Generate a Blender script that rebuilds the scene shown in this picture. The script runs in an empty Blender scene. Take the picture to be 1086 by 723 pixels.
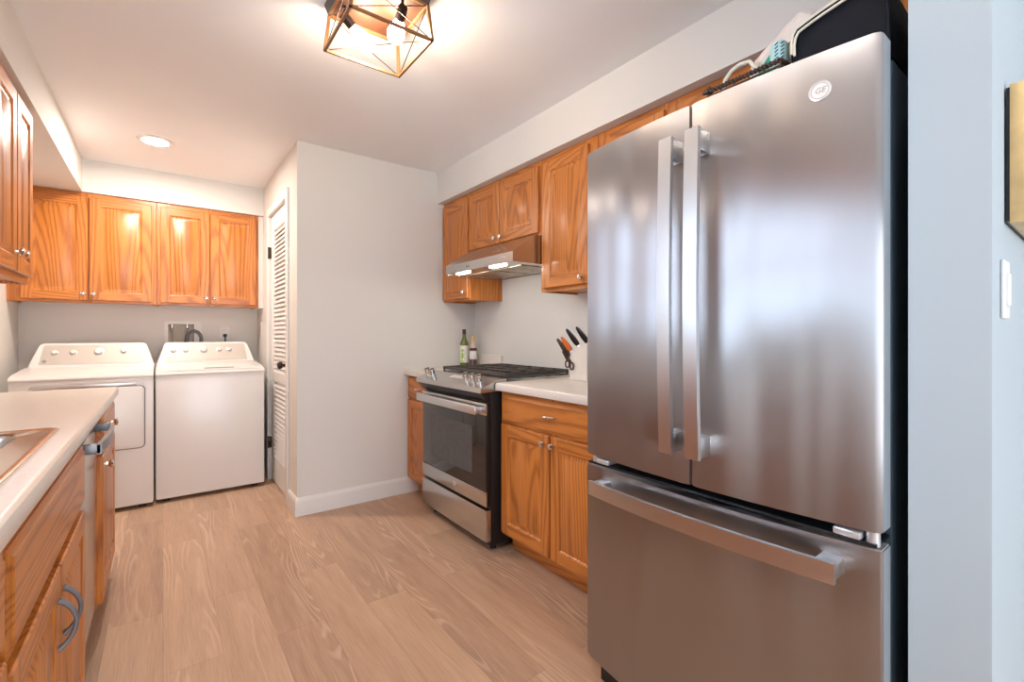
import bpy, bmesh, math, random
from mathutils import Vector, Matrix
random.seed(7)
PI = math.pi
scene = bpy.context.scene
COL = scene.collection

# ------------------------------------------------------------------ camera, light, exposure
cam_d = bpy.data.cameras.new('camera'); cam = bpy.data.objects.new('camera', cam_d); COL.objects.link(cam)
cam.location = (0, 0, 1.175); cam.rotation_euler = (PI/2, 0, -0.647)
cam_d.sensor_fit = 'HORIZONTAL'; cam_d.sensor_width = 36; cam_d.lens = 36*490/1086
cam_d.shift_y = -7.5/1086; cam_d.clip_start = 0.02
scene.camera = cam
scene.view_settings.view_transform = 'Standard'
try: scene.view_settings.look = 'None'
except Exception: pass
scene.view_settings.gamma = 1
scene.view_settings.use_curve_mapping = False
scene.view_settings.exposure = 1.0
W = bpy.data.worlds.new('sky'); scene.world = W; W.use_nodes = True
bg = W.node_tree.nodes['Background']; bg.inputs[0].default_value = (0.62, 0.78, 1.0, 1); bg.inputs[1].default_value = 1.5

def area(name, loc, rot, sx, sy, power, color):
    l = bpy.data.lights.new(name, 'AREA'); l.shape = 'RECTANGLE'; l.size = sx; l.size_y = sy
    l.energy = power; l.color = color
    o = bpy.data.objects.new(name, l); COL.objects.link(o); o.location = loc; o.rotation_euler = rot
    return o
# daylight entering by the kitchen window (left wall), patio door (rear wall) and dining room window
area('daylight_kitchen_window', (-0.96, 1.29, 1.60), (0, -PI/2, 0), 0.86, 0.76, 13, (0.60, 0.78, 1.0))
area('daylight_patio_door', (0.35, -3.32, 1.12), (PI/2+0.12, 0, 0), 2.2, 2.0, 50, (0.92, 0.96, 1.0))
area('daylight_dining_side_window', (-0.96, -1.6, 1.45), (0, -PI/2, 0), 1.2, 1.2, 17, (0.45, 0.72, 1.0))
area('daylight_dining_window', (3.3, -2.12+0.0, 1.45), (0, PI/2, 0), 1.5, 1.3, 5, (0.62, 0.80, 1.0))

# ------------------------------------------------------------------ materials
def newmat(name):
    m = bpy.data.materials.new(name); m.use_nodes = True
    nt = m.node_tree; b = nt.nodes['Principled BSDF']
    return m, nt, b
def N(nt, t, **kw):
    n = nt.nodes.new(t)
    for k, v in kw.items(): setattr(n, k, v)
    return n
def L(nt, a, b): nt.links.new(a, b)
def setin(b, **kw):
    for k, v in kw.items():
        b.inputs[k.replace('_', ' ')].default_value = v
def mat(name, color, rough=0.5, metal=0.0, bump=0.0, bscale=200, coat=0.0, vary=0.04, vscale=6, spec=None):
    m, nt, b = newmat(name)
    tc = N(nt, 'ShaderNodeTexCoord'); no = N(nt, 'ShaderNodeTexNoise'); no.inputs['Scale'].default_value = vscale
    no.inputs['Detail'].default_value = 3
    L(nt, tc.outputs['Object'], no.inputs['Vector'])
    r = N(nt, 'ShaderNodeValToRGB')
    c = color
    r.color_ramp.elements[0].position = 0.3; r.color_ramp.elements[1].position = 0.7
    r.color_ramp.elements[0].color = (c[0]*(1-vary), c[1]*(1-vary), c[2]*(1-vary), 1)
    r.color_ramp.elements[1].color = (min(1, c[0]*(1+vary)), min(1, c[1]*(1+vary)), min(1, c[2]*(1+vary)), 1)
    L(nt, no.outputs['Fac'], r.inputs[0]); L(nt, r.outputs[0], b.inputs['Base Color'])
    b.inputs['Roughness'].default_value = rough; b.inputs['Metallic'].default_value = metal
    if coat: b.inputs['Coat Weight'].default_value = coat; b.inputs['Coat Roughness'].default_value = 0.15
    if spec is not None: b.inputs['Specular IOR Level'].default_value = spec
    if bump:
        n2 = N(nt, 'ShaderNodeTexNoise'); n2.inputs['Scale'].default_value = bscale; n2.inputs['Detail'].default_value = 2
        L(nt, tc.outputs['Object'], n2.inputs['Vector'])
        bp = N(nt, 'ShaderNodeBump'); bp.inputs['Strength'].default_value = bump; bp.inputs['Distance'].default_value = 0.002
        L(nt, n2.outputs['Fac'], bp.inputs['Height']); L(nt, bp.outputs[0], b.inputs['Normal'])
    return m
def oak(name, axis, light=(0.68, 0.24, 0.043), dark=(0.33, 0.09, 0.012)):
    m, nt, b = newmat(name)
    tc = N(nt, 'ShaderNodeTexCoord'); oi = N(nt, 'ShaderNodeObjectInfo')
    mul = N(nt, 'ShaderNodeVectorMath', operation='MULTIPLY'); 
    comb = N(nt, 'ShaderNodeCombineXYZ')
    for i in range(3): L(nt, oi.outputs['Random'], comb.inputs[i])
    off = N(nt, 'ShaderNodeVectorMath', operation='SCALE'); off.inputs['Scale'].default_value = 23.0
    L(nt, comb.outputs[0], off.inputs[0])
    sc = [1, 1, 1]; sc[axis] = 0.10
    mul.inputs[1].default_value = sc
    L(nt, tc.outputs['Object'], mul.inputs[0])
    add = N(nt, 'ShaderNodeVectorMath', operation='ADD'); L(nt, mul.outputs[0], add.inputs[0]); L(nt, off.outputs[0], add.inputs[1])
    # contour lines of a stretched noise give cathedral grain
    n1 = N(nt, 'ShaderNodeTexNoise'); n1.inputs['Scale'].default_value = 4.5; n1.inputs['Detail'].default_value = 1.0; n1.inputs['Roughness'].default_value = 0.4
    L(nt, add.outputs[0], n1.inputs['Vector'])
    k = N(nt, 'ShaderNodeMath', operation='MULTIPLY'); k.inputs[1].default_value = 135.0; L(nt, n1.outputs['Fac'], k.inputs[0])
    n2 = N(nt, 'ShaderNodeTexNoise'); n2.inputs['Scale'].default_value = 60; n2.inputs['Detail'].default_value = 2
    L(nt, add.outputs[0], n2.inputs['Vector'])
    k2 = N(nt, 'ShaderNodeMath', operation='MULTIPLY_ADD'); k2.inputs[1].default_value = 3.0; L(nt, n2.outputs['Fac'], k2.inputs[0]); L(nt, k.outputs[0], k2.inputs[2])
    s = N(nt, 'ShaderNodeMath', operation='SINE'); L(nt, k2.outputs[0], s.inputs[0])
    mr = N(nt, 'ShaderNodeMapRange'); mr.inputs[1].default_value = -1; mr.inputs[2].default_value = 1; mr.inputs[3].default_value = 0; mr.inputs[4].default_value = 1
    L(nt, s.outputs[0], mr.inputs[0])
    pw = N(nt, 'ShaderNodeMath', operation='POWER'); pw.inputs[1].default_value = 2.2; L(nt, mr.outputs[0], pw.inputs[0])
    # fine pores
    mul2 = N(nt, 'ShaderNodeVectorMath', operation='MULTIPLY'); sc2 = [1, 1, 1]; sc2[axis] = 0.025; mul2.inputs[1].default_value = sc2
    L(nt, tc.outputs['Object'], mul2.inputs[0])
    n3 = N(nt, 'ShaderNodeTexNoise'); n3.inputs['Scale'].default_value = 420; n3.inputs['Detail'].default_value = 2
    L(nt, mul2.outputs[0], n3.inputs['Vector'])
    mr3 = N(nt, 'ShaderNodeMapRange'); mr3.inputs[1].default_value = 0.5; mr3.inputs[2].default_value = 0.75; L(nt, n3.outputs['Fac'], mr3.inputs[0])
    # broad tone
    n4 = N(nt, 'ShaderNodeTexNoise'); n4.inputs['Scale'].default_value = 2.5; L(nt, add.outputs[0], n4.inputs['Vector'])
    a1 = N(nt, 'ShaderNodeMath', operation='MULTIPLY'); a1.inputs[1].default_value = 0.52; L(nt, pw.outputs[0], a1.inputs[0])
    a2 = N(nt, 'ShaderNodeMath', operation='MULTIPLY_ADD'); a2.inputs[1].default_value = 0.32; L(nt, mr3.outputs[0], a2.inputs[0]); L(nt, a1.outputs[0], a2.inputs[2])
    a3 = N(nt, 'ShaderNodeMath', operation='MULTIPLY_ADD'); a3.inputs[1].default_value = 0.45; L(nt, n4.outputs['Fac'], a3.inputs[0]); L(nt, a2.outputs[0], a3.inputs[2])
    r = N(nt, 'ShaderNodeValToRGB'); r.color_ramp.elements[0].position = 0.12; r.color_ramp.elements[1].position = 0.98
    r.color_ramp.elements[0].color = (*light, 1); r.color_ramp.elements[1].color = (*dark, 1)
    L(nt, a3.outputs[0], r.inputs[0]); L(nt, r.outputs[0], b.inputs['Base Color'])
    b.inputs['Roughness'].default_value = 0.38; b.inputs['Coat Weight'].default_value = 0.25; b.inputs['Coat Roughness'].default_value = 0.22
    bp = N(nt, 'ShaderNodeBump'); bp.inputs['Strength'].default_value = 0.12; bp.inputs['Distance'].default_value = 0.001
    L(nt, a2.outputs[0], bp.inputs['Height']); L(nt, bp.outputs[0], b.inputs['Normal'])
    return m
def steel(name, base=0.62, rough=0.24, aniso=0.75, wave=0.0, tint=(1, 0.985, 0.97), brush=True, rot=0.0, zstretch=True):
    m, nt, b = newmat(name)
    b.inputs['Base Color'].default_value = (base*tint[0], base*tint[1], base*tint[2], 1)
    b.inputs['Metallic'].default_value = 1; b.inputs['Roughness'].default_value = rough
    b.inputs['Anisotropic'].default_value = aniso; b.inputs['Anisotropic Rotation'].default_value = rot
    tg = N(nt, 'ShaderNodeTangent', direction_type='RADIAL', axis='Z'); L(nt, tg.outputs[0], b.inputs['Tangent'])
    tc = N(nt, 'ShaderNodeTexCoord')
    mp = N(nt, 'ShaderNodeVectorMath', operation='MULTIPLY'); mp.inputs[1].default_value = (1, 1, 60) if zstretch else (60, 1, 1)
    L(nt, tc.outputs['Object'], mp.inputs[0])
    n = N(nt, 'ShaderNodeTexNoise'); n.inputs['Scale'].default_value = 14; n.inputs['Detail'].default_value = 4; L(nt, mp.outputs[0], n.inputs['Vector'])
    mr = N(nt, 'ShaderNodeMapRange'); mr.inputs[3].default_value = rough*0.96; mr.inputs[4].default_value = rough*1.04
    L(nt, n.outputs['Fac'], mr.inputs[0]); L(nt, mr.outputs[0], b.inputs['Roughness'])
    if wave:
        mp2 = N(nt, 'ShaderNodeVectorMath', operation='MULTIPLY'); mp2.inputs[1].default_value = (1, 1, 0.10)
        L(nt, tc.outputs['Object'], mp2.inputs[0])
        n2 = N(nt, 'ShaderNodeTexNoise'); n2.inputs['Scale'].default_value = 6.5; n2.inputs['Detail'].default_value = 1; L(nt, mp2.outputs[0], n2.inputs['Vector'])
        bp = N(nt, 'ShaderNodeBump'); bp.inputs['Strength'].default_value = 1; bp.inputs['Distance'].default_value = wave
        L(nt, n2.outputs['Fac'], bp.inputs['Height']); L(nt, bp.outputs[0], b.inputs['Normal'])
    return m
def emis(name, color, s):
    m, nt, b = newmat(name)
    b.inputs['Base Color'].default_value = (0.9, 0.9, 0.9, 1)
    b.inputs['Emission Color'].default_value = (*color, 1); b.inputs['Emission Strength'].default_value = s
    return m
def floor_mat():
    m, nt, b = newmat('vinyl_plank')
    tc = N(nt, 'ShaderNodeTexCoord'); sp = N(nt, 'ShaderNodeSeparateXYZ'); L(nt, tc.outputs['Object'], sp.inputs[0])
    cb = N(nt, 'ShaderNodeCombineXYZ'); L(nt, sp.outputs['Y'], cb.inputs['X']); L(nt, sp.outputs['X'], cb.inputs['Y'])
    def brick(c1, c2, mortar, msize):
        br = N(nt, 'ShaderNodeTexBrick'); br.offset = 0.37; br.offset_frequency = 2; br.squash = 1
        br.inputs['Scale'].default_value = 1; br.inputs['Brick Width'].default_value = 1.22; br.inputs['Row Height'].default_value = 0.178
        br.inputs['Mortar Size'].default_value = msize; br.inputs['Mortar Smooth'].default_value = 0.1; br.inputs['Bias'].default_value = 0
        br.inputs['Color1'].default_value = c1; br.inputs['Color2'].default_value = c2; br.inputs['Mortar'].default_value = mortar
        L(nt, cb.outputs[0], br.inputs['Vector']); return br
    br = brick((0, 0, 0, 1), (1, 1, 1, 1), (0.5, 0.5, 0.5, 1), 0.0)
    seam = brick((1, 1, 1, 1), (1, 1, 1, 1), (0, 0, 0, 1), 0.0012)
    rnd = N(nt, 'ShaderNodeSeparateColor'); L(nt, br.outputs['Color'], rnd.inputs[0])
    # per-plank shift
    cx = N(nt, 'ShaderNodeCombineXYZ')
    sx = N(nt, 'ShaderNodeMath', operation='MULTIPLY'); sx.inputs[1].default_value = 37.0; L(nt, rnd.outputs[0], sx.inputs[0])
    L(nt, sx.outputs[0], cx.inputs['Z']); L(nt, sx.outputs[0], cx.inputs['X'])
    mul = N(nt, 'ShaderNodeVectorMath', operation='MULTIPLY'); mul.inputs[1].default_value = (1, 0.085, 1); L(nt, tc.outputs['Object'], mul.inputs[0])
    add = N(nt, 'ShaderNodeVectorMath', operation='ADD'); L(nt, mul.outputs[0], add.inputs[0]); L(nt, cx.outputs[0], add.inputs[1])
    n1 = N(nt, 'ShaderNodeTexNoise'); n1.inputs['Scale'].default_value = 8.5; n1.inputs['Detail'].default_value = 1; L(nt, add.outputs[0], n1.inputs['Vector'])
    k = N(nt, 'ShaderNodeMath', operation='MULTIPLY'); k.inputs[1].default_value = 110; L(nt, n1.outputs['Fac'], k.inputs[0])
    s = N(nt, 'ShaderNodeMath', operation='SINE'); L(nt, k.outputs[0], s.inputs[0])
    mr = N(nt, 'ShaderNodeMapRange'); mr.inputs[1].default_value = 0.2; mr.inputs[2].default_value = 1.0; L(nt, s.outputs[0], mr.inputs[0])
    # grain strength varies so only parts of a plank show bold rings
    nm = N(nt, 'ShaderNodeTexNoise'); nm.inputs['Scale'].default_value = 7.0; L(nt, add.outputs[0], nm.inputs['Vector'])
    mrm = N(nt, 'ShaderNodeMapRange'); mrm.inputs[1].default_value = 0.50; mrm.inputs[2].default_value = 0.60; L(nt, nm.outputs['Fac'], mrm.inputs[0])
    g = N(nt, 'ShaderNodeMath', operation='MULTIPLY'); L(nt, mr.outputs[0], g.inputs[0]); L(nt, mrm.outputs[0], g.inputs[1])
    mulf = N(nt, 'ShaderNodeVectorMath', operation='MULTIPLY'); mulf.inputs[1].default_value = (1, 0.03, 1); L(nt, tc.outputs['Object'], mulf.inputs[0])
    nf = N(nt, 'ShaderNodeTexNoise'); nf.inputs['Scale'].default_value = 240; nf.inputs['Detail'].default_value = 3; L(nt, mulf.outputs[0], nf.inputs['Vector'])
    nb = N(nt, 'ShaderNodeTexNoise'); nb.inputs['Scale'].default_value = 22; nb.inputs['Detail'].default_value = 2; L(nt, add.outputs[0], nb.inputs['Vector'])
    r = N(nt, 'ShaderNodeValToRGB'); e = r.color_ramp.elements
    e[0].position = 0.0; e[0].color = (0.66, 0.45, 0.30, 1); e[1].position = 1.0; e[1].color = (0.36, 0.23, 0.155, 1)
    ne = e.new(0.5); ne.color = (0.53, 0.34, 0.225, 1)
    t0 = N(nt, 'ShaderNodeMath', operation='MULTIPLY'); t0.inputs[1].default_value = 0.42; L(nt, rnd.outputs[0], t0.inputs[0])
    t1 = N(nt, 'ShaderNodeMath', operation='MULTIPLY_ADD'); t1.inputs[1].default_value = 0.85; L(nt, nb.outputs['Fac'], t1.inputs[0]); L(nt, t0.outputs[0], t1.inputs[2])
    t2 = N(nt, 'ShaderNodeMath', operation='MULTIPLY_ADD'); t2.inputs[1].default_value = 0.9; L(nt, nf.outputs['Fac'], t2.inputs[0]); L(nt, t1.outputs[0], t2.inputs[2])
    t3 = N(nt, 'ShaderNodeMath', operation='SUBTREAT' if False else 'SUBTRACT'); t3.inputs[1].default_value = 0.58; L(nt, t2.outputs[0], t3.inputs[0])
    L(nt, t3.outputs[0], r.inputs[0])
    mx = N(nt, 'ShaderNodeMix', data_type='RGBA'); mx.inputs[0].default_value = 0.5
    L(nt, r.outputs[0], mx.inputs[6]); mx.inputs[7].default_value = (0.78, 0.58, 0.43, 1)
    gf = N(nt, 'ShaderNodeMath', operation='MULTIPLY'); gf.inputs[1].default_value = 0.50; L(nt, g.outputs[0], gf.inputs[0]); L(nt, gf.outputs[0], mx.inputs[0])
    mx2 = N(nt, 'ShaderNodeMix', data_type='RGBA', blend_type='MULTIPLY'); mx2.inputs[0].default_value = 0.22
    L(nt, mx.outputs[2], mx2.inputs[6]); L(nt, seam.outputs['Color'], mx2.inputs[7])
    L(nt, mx2.outputs[2], b.inputs['Base Color'])
    b.inputs['Roughness'].default_value = 0.42
    bp = N(nt, 'ShaderNodeBump'); bp.inputs['Strength'].default_value = 0.1; bp.inputs['Distance'].default_value = 0.001
    L(nt, t2.outputs[0], bp.inputs['Height']); L(nt, bp.outputs[0], b.inputs['Normal'])
    return m

M = {}
M['wall'] = mat('greige_wall_paint', (0.76, 0.735, 0.69), 0.75, vary=0.012, vscale=2, bump=0.08, bscale=250)
M['ceiling'] = mat('ceiling_paint', (0.90, 0.89, 0.885), 0.85, vary=0.01, vscale=2, bump=0.05)
M['stub'] = mat('pale_blue_grey_stub', (0.47, 0.525, 0.55), 0.7, vary=0.012, vscale=2, bump=0.08, bscale=250)  # stub wall toned bluer and darker than the other walls
M['trim'] = mat('white_trim_paint', (0.82, 0.80, 0.77), 0.4, vary=0.01)
M['floor'] = floor_mat()
M['oakv'] = oak('oak_vertical', 2); M['oakh'] = oak('oak_horizontal', 0); M['oakd'] = oak('oak_depth', 1)
M['counter'] = mat('cream_laminate', (0.80, 0.74, 0.67), 0.3, vary=0.03, vscale=90, coat=0.1)
M['white'] = mat('white_enamel', (0.82, 0.79, 0.76), 0.28, vary=0.008, coat=0.2)
M['panelgrey'] = mat('champagne_panel', (0.60, 0.54, 0.48), 0.4, metal=0.2, vary=0.02)
M['steelf'] = steel('brushed_fridge_steel', 0.41, 0.37, 0.985, wave=0.05, tint=(1, 0.955, 0.955))
M['steel'] = steel('brushed_steel', 0.58, 0.25, 0.5)
M['handle'] = steel('satin_handle_steel', 0.72, 0.30, 0.4, tint=(0.98, 0.99, 1.0))
M['greymetal'] = mat('grey_metal', (0.24, 0.25, 0.27), 0.4, metal=0.6)
M['plate'] = mat('copper_back_plate', (0.055, 0.018, 0.007), 0.55, metal=0.3)
M['dial'] = mat('grey_dial_ring', (0.22, 0.21, 0.21), 0.4)
M['nickel'] = mat('polished_nickel', (0.75, 0.74, 0.72), 0.16, metal=1, vary=0.02)
M['sinksteel'] = mat('sink_steel', (0.60, 0.57, 0.54), 0.22, metal=1, vary=0.04, vscale=12)
M['case'] = mat('dark_slate_case', (0.075, 0.11, 0.14), 0.42, vary=0.05, bump=0.2, bscale=500)
M['black'] = mat('black_plastic', (0.012, 0.012, 0.013), 0.35, vary=0.05)
M['rubber'] = mat('black_rubber', (0.02, 0.02, 0.022), 0.6)
M['glassblk'] = mat('black_oven_glass', (0.018, 0.016, 0.016), 0.06, vary=0.02, spec=0.8)
M['castiron'] = mat('cast_iron', (0.07, 0.058, 0.05), 0.42, vary=0.2, vscale=40, bump=0.2)
M['bronze'] = mat('dark_bronze', (0.05, 0.035, 0.028), 0.35, metal=0.8, vary=0.1)
M['bronzebox'] = mat('espresso_metal', (0.06, 0.035, 0.025), 0.5, vary=0.1)
M['brass'] = mat('brushed_copper_gold', (0.30, 0.145, 0.06), 0.4, metal=0.6, vary=0.1)
M['goldframe'] = mat('champagne_gold_wood', (0.66, 0.47, 0.22), 0.38, metal=0.45, vary=0.12, vscale=18)
M['silverleaf'] = mat('silver_leaf', (0.6, 0.6, 0.58), 0.35, metal=0.7, vary=0.15, vscale=30)
M['bulb'] = emis('lit_bulb', (1.0, 0.80, 0.60), 75)
M['can'] = emis('lit_recessed_lens', (1.0, 0.89, 0.80), 275)
M['can_fill'] = emis('lit_recessed_lens_dim', (1.0, 0.94, 0.88), 90)  # dimmer glow for the added fill light overhead
M['hoodlamp'] = emis('lit_hood_lamp', (1.0, 0.90, 0.78), 30)
M['greenglass'] = mat('green_bottle_glass', (0.12, 0.16, 0.02), 0.08, vary=0.1, spec=0.8)
M['darkred'] = mat('dark_red_sauce', (0.10, 0.018, 0.012), 0.1, vary=0.1, spec=0.8)
M['clear'] = mat('pale_glass', (0.62, 0.48, 0.40), 0.1, vary=0.1)
M['tan'] = mat('tan_cap', (0.72, 0.48, 0.20), 0.5)
M['paper'] = mat('paper_label', (0.82, 0.80, 0.76), 0.6)
M['leafgreen'] = mat('label_green', (0.36, 0.55, 0.10), 0.5, vary=0.2, vscale=60)
M['nylon'] = mat('black_nylon', (0.006, 0.007, 0.012), 0.7, spec=0.25, bump=0.5, bscale=60, vary=0.3, vscale=8)
M['cream'] = mat('cream_piping', (0.75, 0.70, 0.58), 0.5)
M['poly'] = mat('crinkled_poly', (0.80, 0.70, 0.63), 0.35, vary=0.06, vscale=20, bump=0.6, bscale=30)
M['teal'] = mat('teal_print', (0.02, 0.36, 0.24), 0.45)
M['paleteal'] = mat('pale_teal_plastic', (0.45, 0.72, 0.70), 0.4)
M['navy'] = mat('navy_print', (0.03, 0.05, 0.16), 0.5)
M['orange'] = mat('orange_plastic', (0.75, 0.17, 0.03), 0.4)
M['knifeblk'] = mat('cream_block', (0.80, 0.74, 0.67), 0.45)
M['darkbrown'] = mat('dark_brown_wood', (0.07, 0.035, 0.02), 0.45, vary=0.3, vscale=30)
M['hose'] = mat('grey_hose', (0.16, 0.16, 0.18), 0.5)
M['hosel'] = mat('braided_hose', (0.55, 0.52, 0.48), 0.4, metal=0.4)
M['boxin'] = mat('valve_box_plastic', (0.70, 0.60, 0.48), 0.6)
M['blue'] = mat('blue_valve', (0.05, 0.12, 0.35), 0.4)
M['filter'] = mat('hood_filter_mesh', (0.45, 0.38, 0.30), 0.35, metal=0.8, vary=0.3, vscale=25, bump=0.5, bscale=300)
M['doorside'] = mat('painted_steel_edge', (0.36, 0.40, 0.43), 0.35, metal=0.3)
M['badge'] = mat('pewter_badge', (0.70, 0.69, 0.68), 0.3, metal=0.6)
M['badged'] = mat('badge_mark', (0.34, 0.33, 0.34), 0.35, metal=0.4)
M['grid'] = mat('oven_cavity_tone', (0.06, 0.052, 0.05), 0.15, vary=0.15, vscale=30)
def glass_mat():
    m = bpy.data.materials.new('window_glass'); m.use_nodes = True; nt = m.node_tree; nt.nodes.clear()
    o = N(nt, 'ShaderNodeOutputMaterial'); t = N(nt, 'ShaderNodeBsdfTransparent'); g = N(nt, 'ShaderNodeBsdfGlossy'); g.inputs['Roughness'].default_value = 0.02
    fr = N(nt, 'ShaderNodeFresnel'); mx = N(nt, 'ShaderNodeMixShader'); L(nt, fr.outputs[0], mx.inputs[0]); L(nt, t.outputs[0], mx.inputs[1]); L(nt, g.outputs[0], mx.inputs[2]); L(nt, mx.outputs[0], o.inputs[0])
    return m
M['glass'] = glass_mat()

# ------------------------------------------------------------------ mesh helpers
class MB:
    def __init__(s): s.bm = bmesh.new(); s.mats = []
    def mi(s, m):
        if m is None: return 0
        if m not in s.mats: s.mats.append(m)
        return s.mats.index(m)
    def _setm(s, faces, m):
        i = s.mi(m)
        for f in faces: f.material_index = i
    def box(s, a, b, m=None, bev=0.0, seg=2):
        r = bmesh.ops.create_cube(s.bm, size=1)
        vs = r['verts']; c = [(a[i]+b[i])/2 for i in range(3)]; d = [abs(b[i]-a[i]) for i in range(3)]
        for v in vs: v.co = Vector((c[0]+v.co.x*d[0], c[1]+v.co.y*d[1], c[2]+v.co.z*d[2]))
        fs = set(f for v in vs for f in v.link_faces)
        s._setm(fs, m)
        if bev:
            bev = min(bev, min(d)*0.49)
            es = set(e for v in vs for e in v.link_edges)
            bmesh.ops.bevel(s.bm, geom=list(es), offset=bev, segments=seg, profile=0.5, affect='EDGES')
        return s
    def face(s, pts, m=None):
        f = s.bm.faces.new([s.bm.verts.new(p) for p in pts]); s._setm([f], m); return f
    def loft(s, rings, m=None, cap0=True, cap1=True, closed=True):
        vr = [[s.bm.verts.new(p) for p in r] for r in rings]; fs = []
        n = len(vr[0])
        for a, b in zip(vr, vr[1:]):
            for i in range(n if closed else n-1):
                j = (i+1) % n
                fs.append(s.bm.faces.new((a[i], a[j], b[j], b[i])))
        if cap0: fs.append(s.bm.faces.new(list(reversed(vr[0]))))
        if cap1: fs.append(s.bm.faces.new(vr[-1]))
        s._setm(fs, m); return s
    def cyl(s, p0, p1, r0, r1=None, m=None, n=16):
        return s.tube([p0, p1], [r0, r0 if r1 is None else r1], m, n)
    def tube(s, pts, rad, m=None, n=10, closed=False):
        pts = [Vector(p) for p in pts]
        if not isinstance(rad, (list, tuple)): rad = [rad]*len(pts)
        rings = []; up = None
        for i, p in enumerate(pts):
            if closed: t = pts[(i+1) % len(pts)]-pts[i-1]
            else: t = (pts[min(i+1, len(pts)-1)]-pts[max(i-1, 0)])
            t.normalize()
            if up is None:
                up = Vector((0, 0, 1)) if abs(t.z) < 0.9 else Vector((1, 0, 0))
            u = (up-t*up.dot(t)).normalized(); w = t.cross(u); up = u
            rings.append([p+(u*math.cos(2*PI*k/n)+w*math.sin(2*PI*k/n))*rad[i] for k in range(n)])
        if closed: rings.append(rings[0]); return s.loft(rings, m, False, False)
        return s.loft(rings, m)
    def lathe(s, prof, origin=(0, 0, 0), axis=(0, 0, 1), m=None, n=24):
        ax = Vector(axis).normalized(); up = Vector((0, 0, 1)) if abs(ax.z) < 0.9 else Vector((1, 0, 0))
        u = (up-ax*up.dot(ax)).normalized(); w = ax.cross(u); o = Vector(origin)
        rings = [[o+ax*h+(u*math.cos(2*PI*k/n)+w*math.sin(2*PI*k/n))*max(r, 1e-4) for k in range(n)] for r, h in prof]
        return s.loft(rings, m)
    def prism(s, outline, f0, f1, m=None):
        return s.loft([[f0(*p) for p in outline], [f1(*p) for p in outline]], m)
    def bar(s, p0, p1, w, h, m=None, up=(0, 0, 1)):
        p0 = Vector(p0); p1 = Vector(p1); t = (p1-p0).normalized(); up = Vector(up)
        if abs(t.dot(up)) > 0.95: up = Vector((1, 0, 0))
        u = (up-t*up.dot(t)).normalized(); v = t.cross(u)
        r = lambda p: [p+v*a*w/2+u*b*h/2 for a, b in ((-1, -1), (1, -1), (1, 1), (-1, 1))]
        return s.loft([r(p0), r(p1)], m)
    def build(s, name, m=None, parent=None, smooth=True, loc=None):
        if m is not None and not s.mats: s.mats = [m]
        bmesh.ops.recalc_face_normals(s.bm, faces=s.bm.faces)
        me = bpy.data.meshes.new(name); s.bm.to_mesh(me); s.bm.free()
        for mm in s.mats: me.materials.append(mm)
        if smooth:
            for p in me.polygons: p.use_smooth = True
            try: me.set_sharp_from_angle(angle=math.radians(32))
            except Exception: pass
        o = bpy.data.objects.new(name, me); COL.objects.link(o)
        if parent: o.parent = parent
        if loc: o.location = loc
        return o
def tag(o, label=None, cat=None, group=None, kind=None):
    if label: o['label'] = label
    if cat: o['category'] = cat
    if group: o['group'] = group
    if kind: o['kind'] = kind
    return o
def thing(name, label, cat, loc=(0, 0, 0), rotz=0, group=None):
    o = bpy.data.objects.new(name, None); COL.objects.link(o); o.empty_display_size = 0.05
    o.location = loc; o.rotation_euler = (0, 0, rotz)
    return tag(o, label, cat, group)
def struct(name, mb, m=None, smooth=False, parent=None):
    o = mb.build(name, m, parent, smooth)
    if not parent: o['kind'] = 'structure'
    return o
def rrect(x0, z0, x1, z1, r, n=5):
    pts = []
    for cx, cz, a0 in ((x1-r, z1-r, 0), (x0+r, z1-r, 90), (x0+r, z0+r, 180), (x1-r, z0+r, 270)):
        for k in range(n+1):
            a = math.radians(a0+90*k/n); pts.append((cx+r*math.cos(a), cz+r*math.sin(a)))
    return pts
def copy_tree(o, parent=None):
    c = o.copy(); COL.objects.link(c)
    if parent: c.parent = parent
    for ch in list(o.children): copy_tree(ch, c)
    return c
def text_mesh(name, txt, size, m, parent, loc, rot, ext=0.0006, shear=0.0):
    cu = bpy.data.curves.new('lettering', 'FONT'); cu.body = txt; cu.size = size; cu.extrude = ext; cu.align_x = 'CENTER'; cu.align_y = 'CENTER'; cu.shear = shear
    tmp = bpy.data.objects.new('lettering', cu); COL.objects.link(tmp)
    bpy.context.view_layer.update()
    dg = bpy.context.evaluated_depsgraph_get(); me = bpy.data.meshes.new_from_object(tmp.evaluated_get(dg))
    COL.objects.unlink(tmp); bpy.data.objects.remove(tmp)
    me.materials.clear(); me.materials.append(m)
    o = bpy.data.objects.new(name, me); COL.objects.link(o); o.parent = parent; o.location = loc; o.rotation_euler = rot
    return o

# ------------------------------------------------------------------ the room
XL, XR, YA, YB, ZC, ZS = -0.83, 2.04, 3.21, 4.79, 2.42, 2.185
XC = 0.69          # closet corner
YR = -3.2          # rear wall
XE = 3.2           # far east wall of the dining side
YS0, YS1, XSTUB = 0.144, 0.262, 1.20
T = 0.1
struct('floor', MB().box((XL-T, YR-T, -0.05), (XE+T, YB+T, 0)), M['floor'])
struct('ceiling', MB().box((XL-T, YR-T, ZC), (XE+T, YB+T, ZC+0.08)), M['ceiling'])
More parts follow.
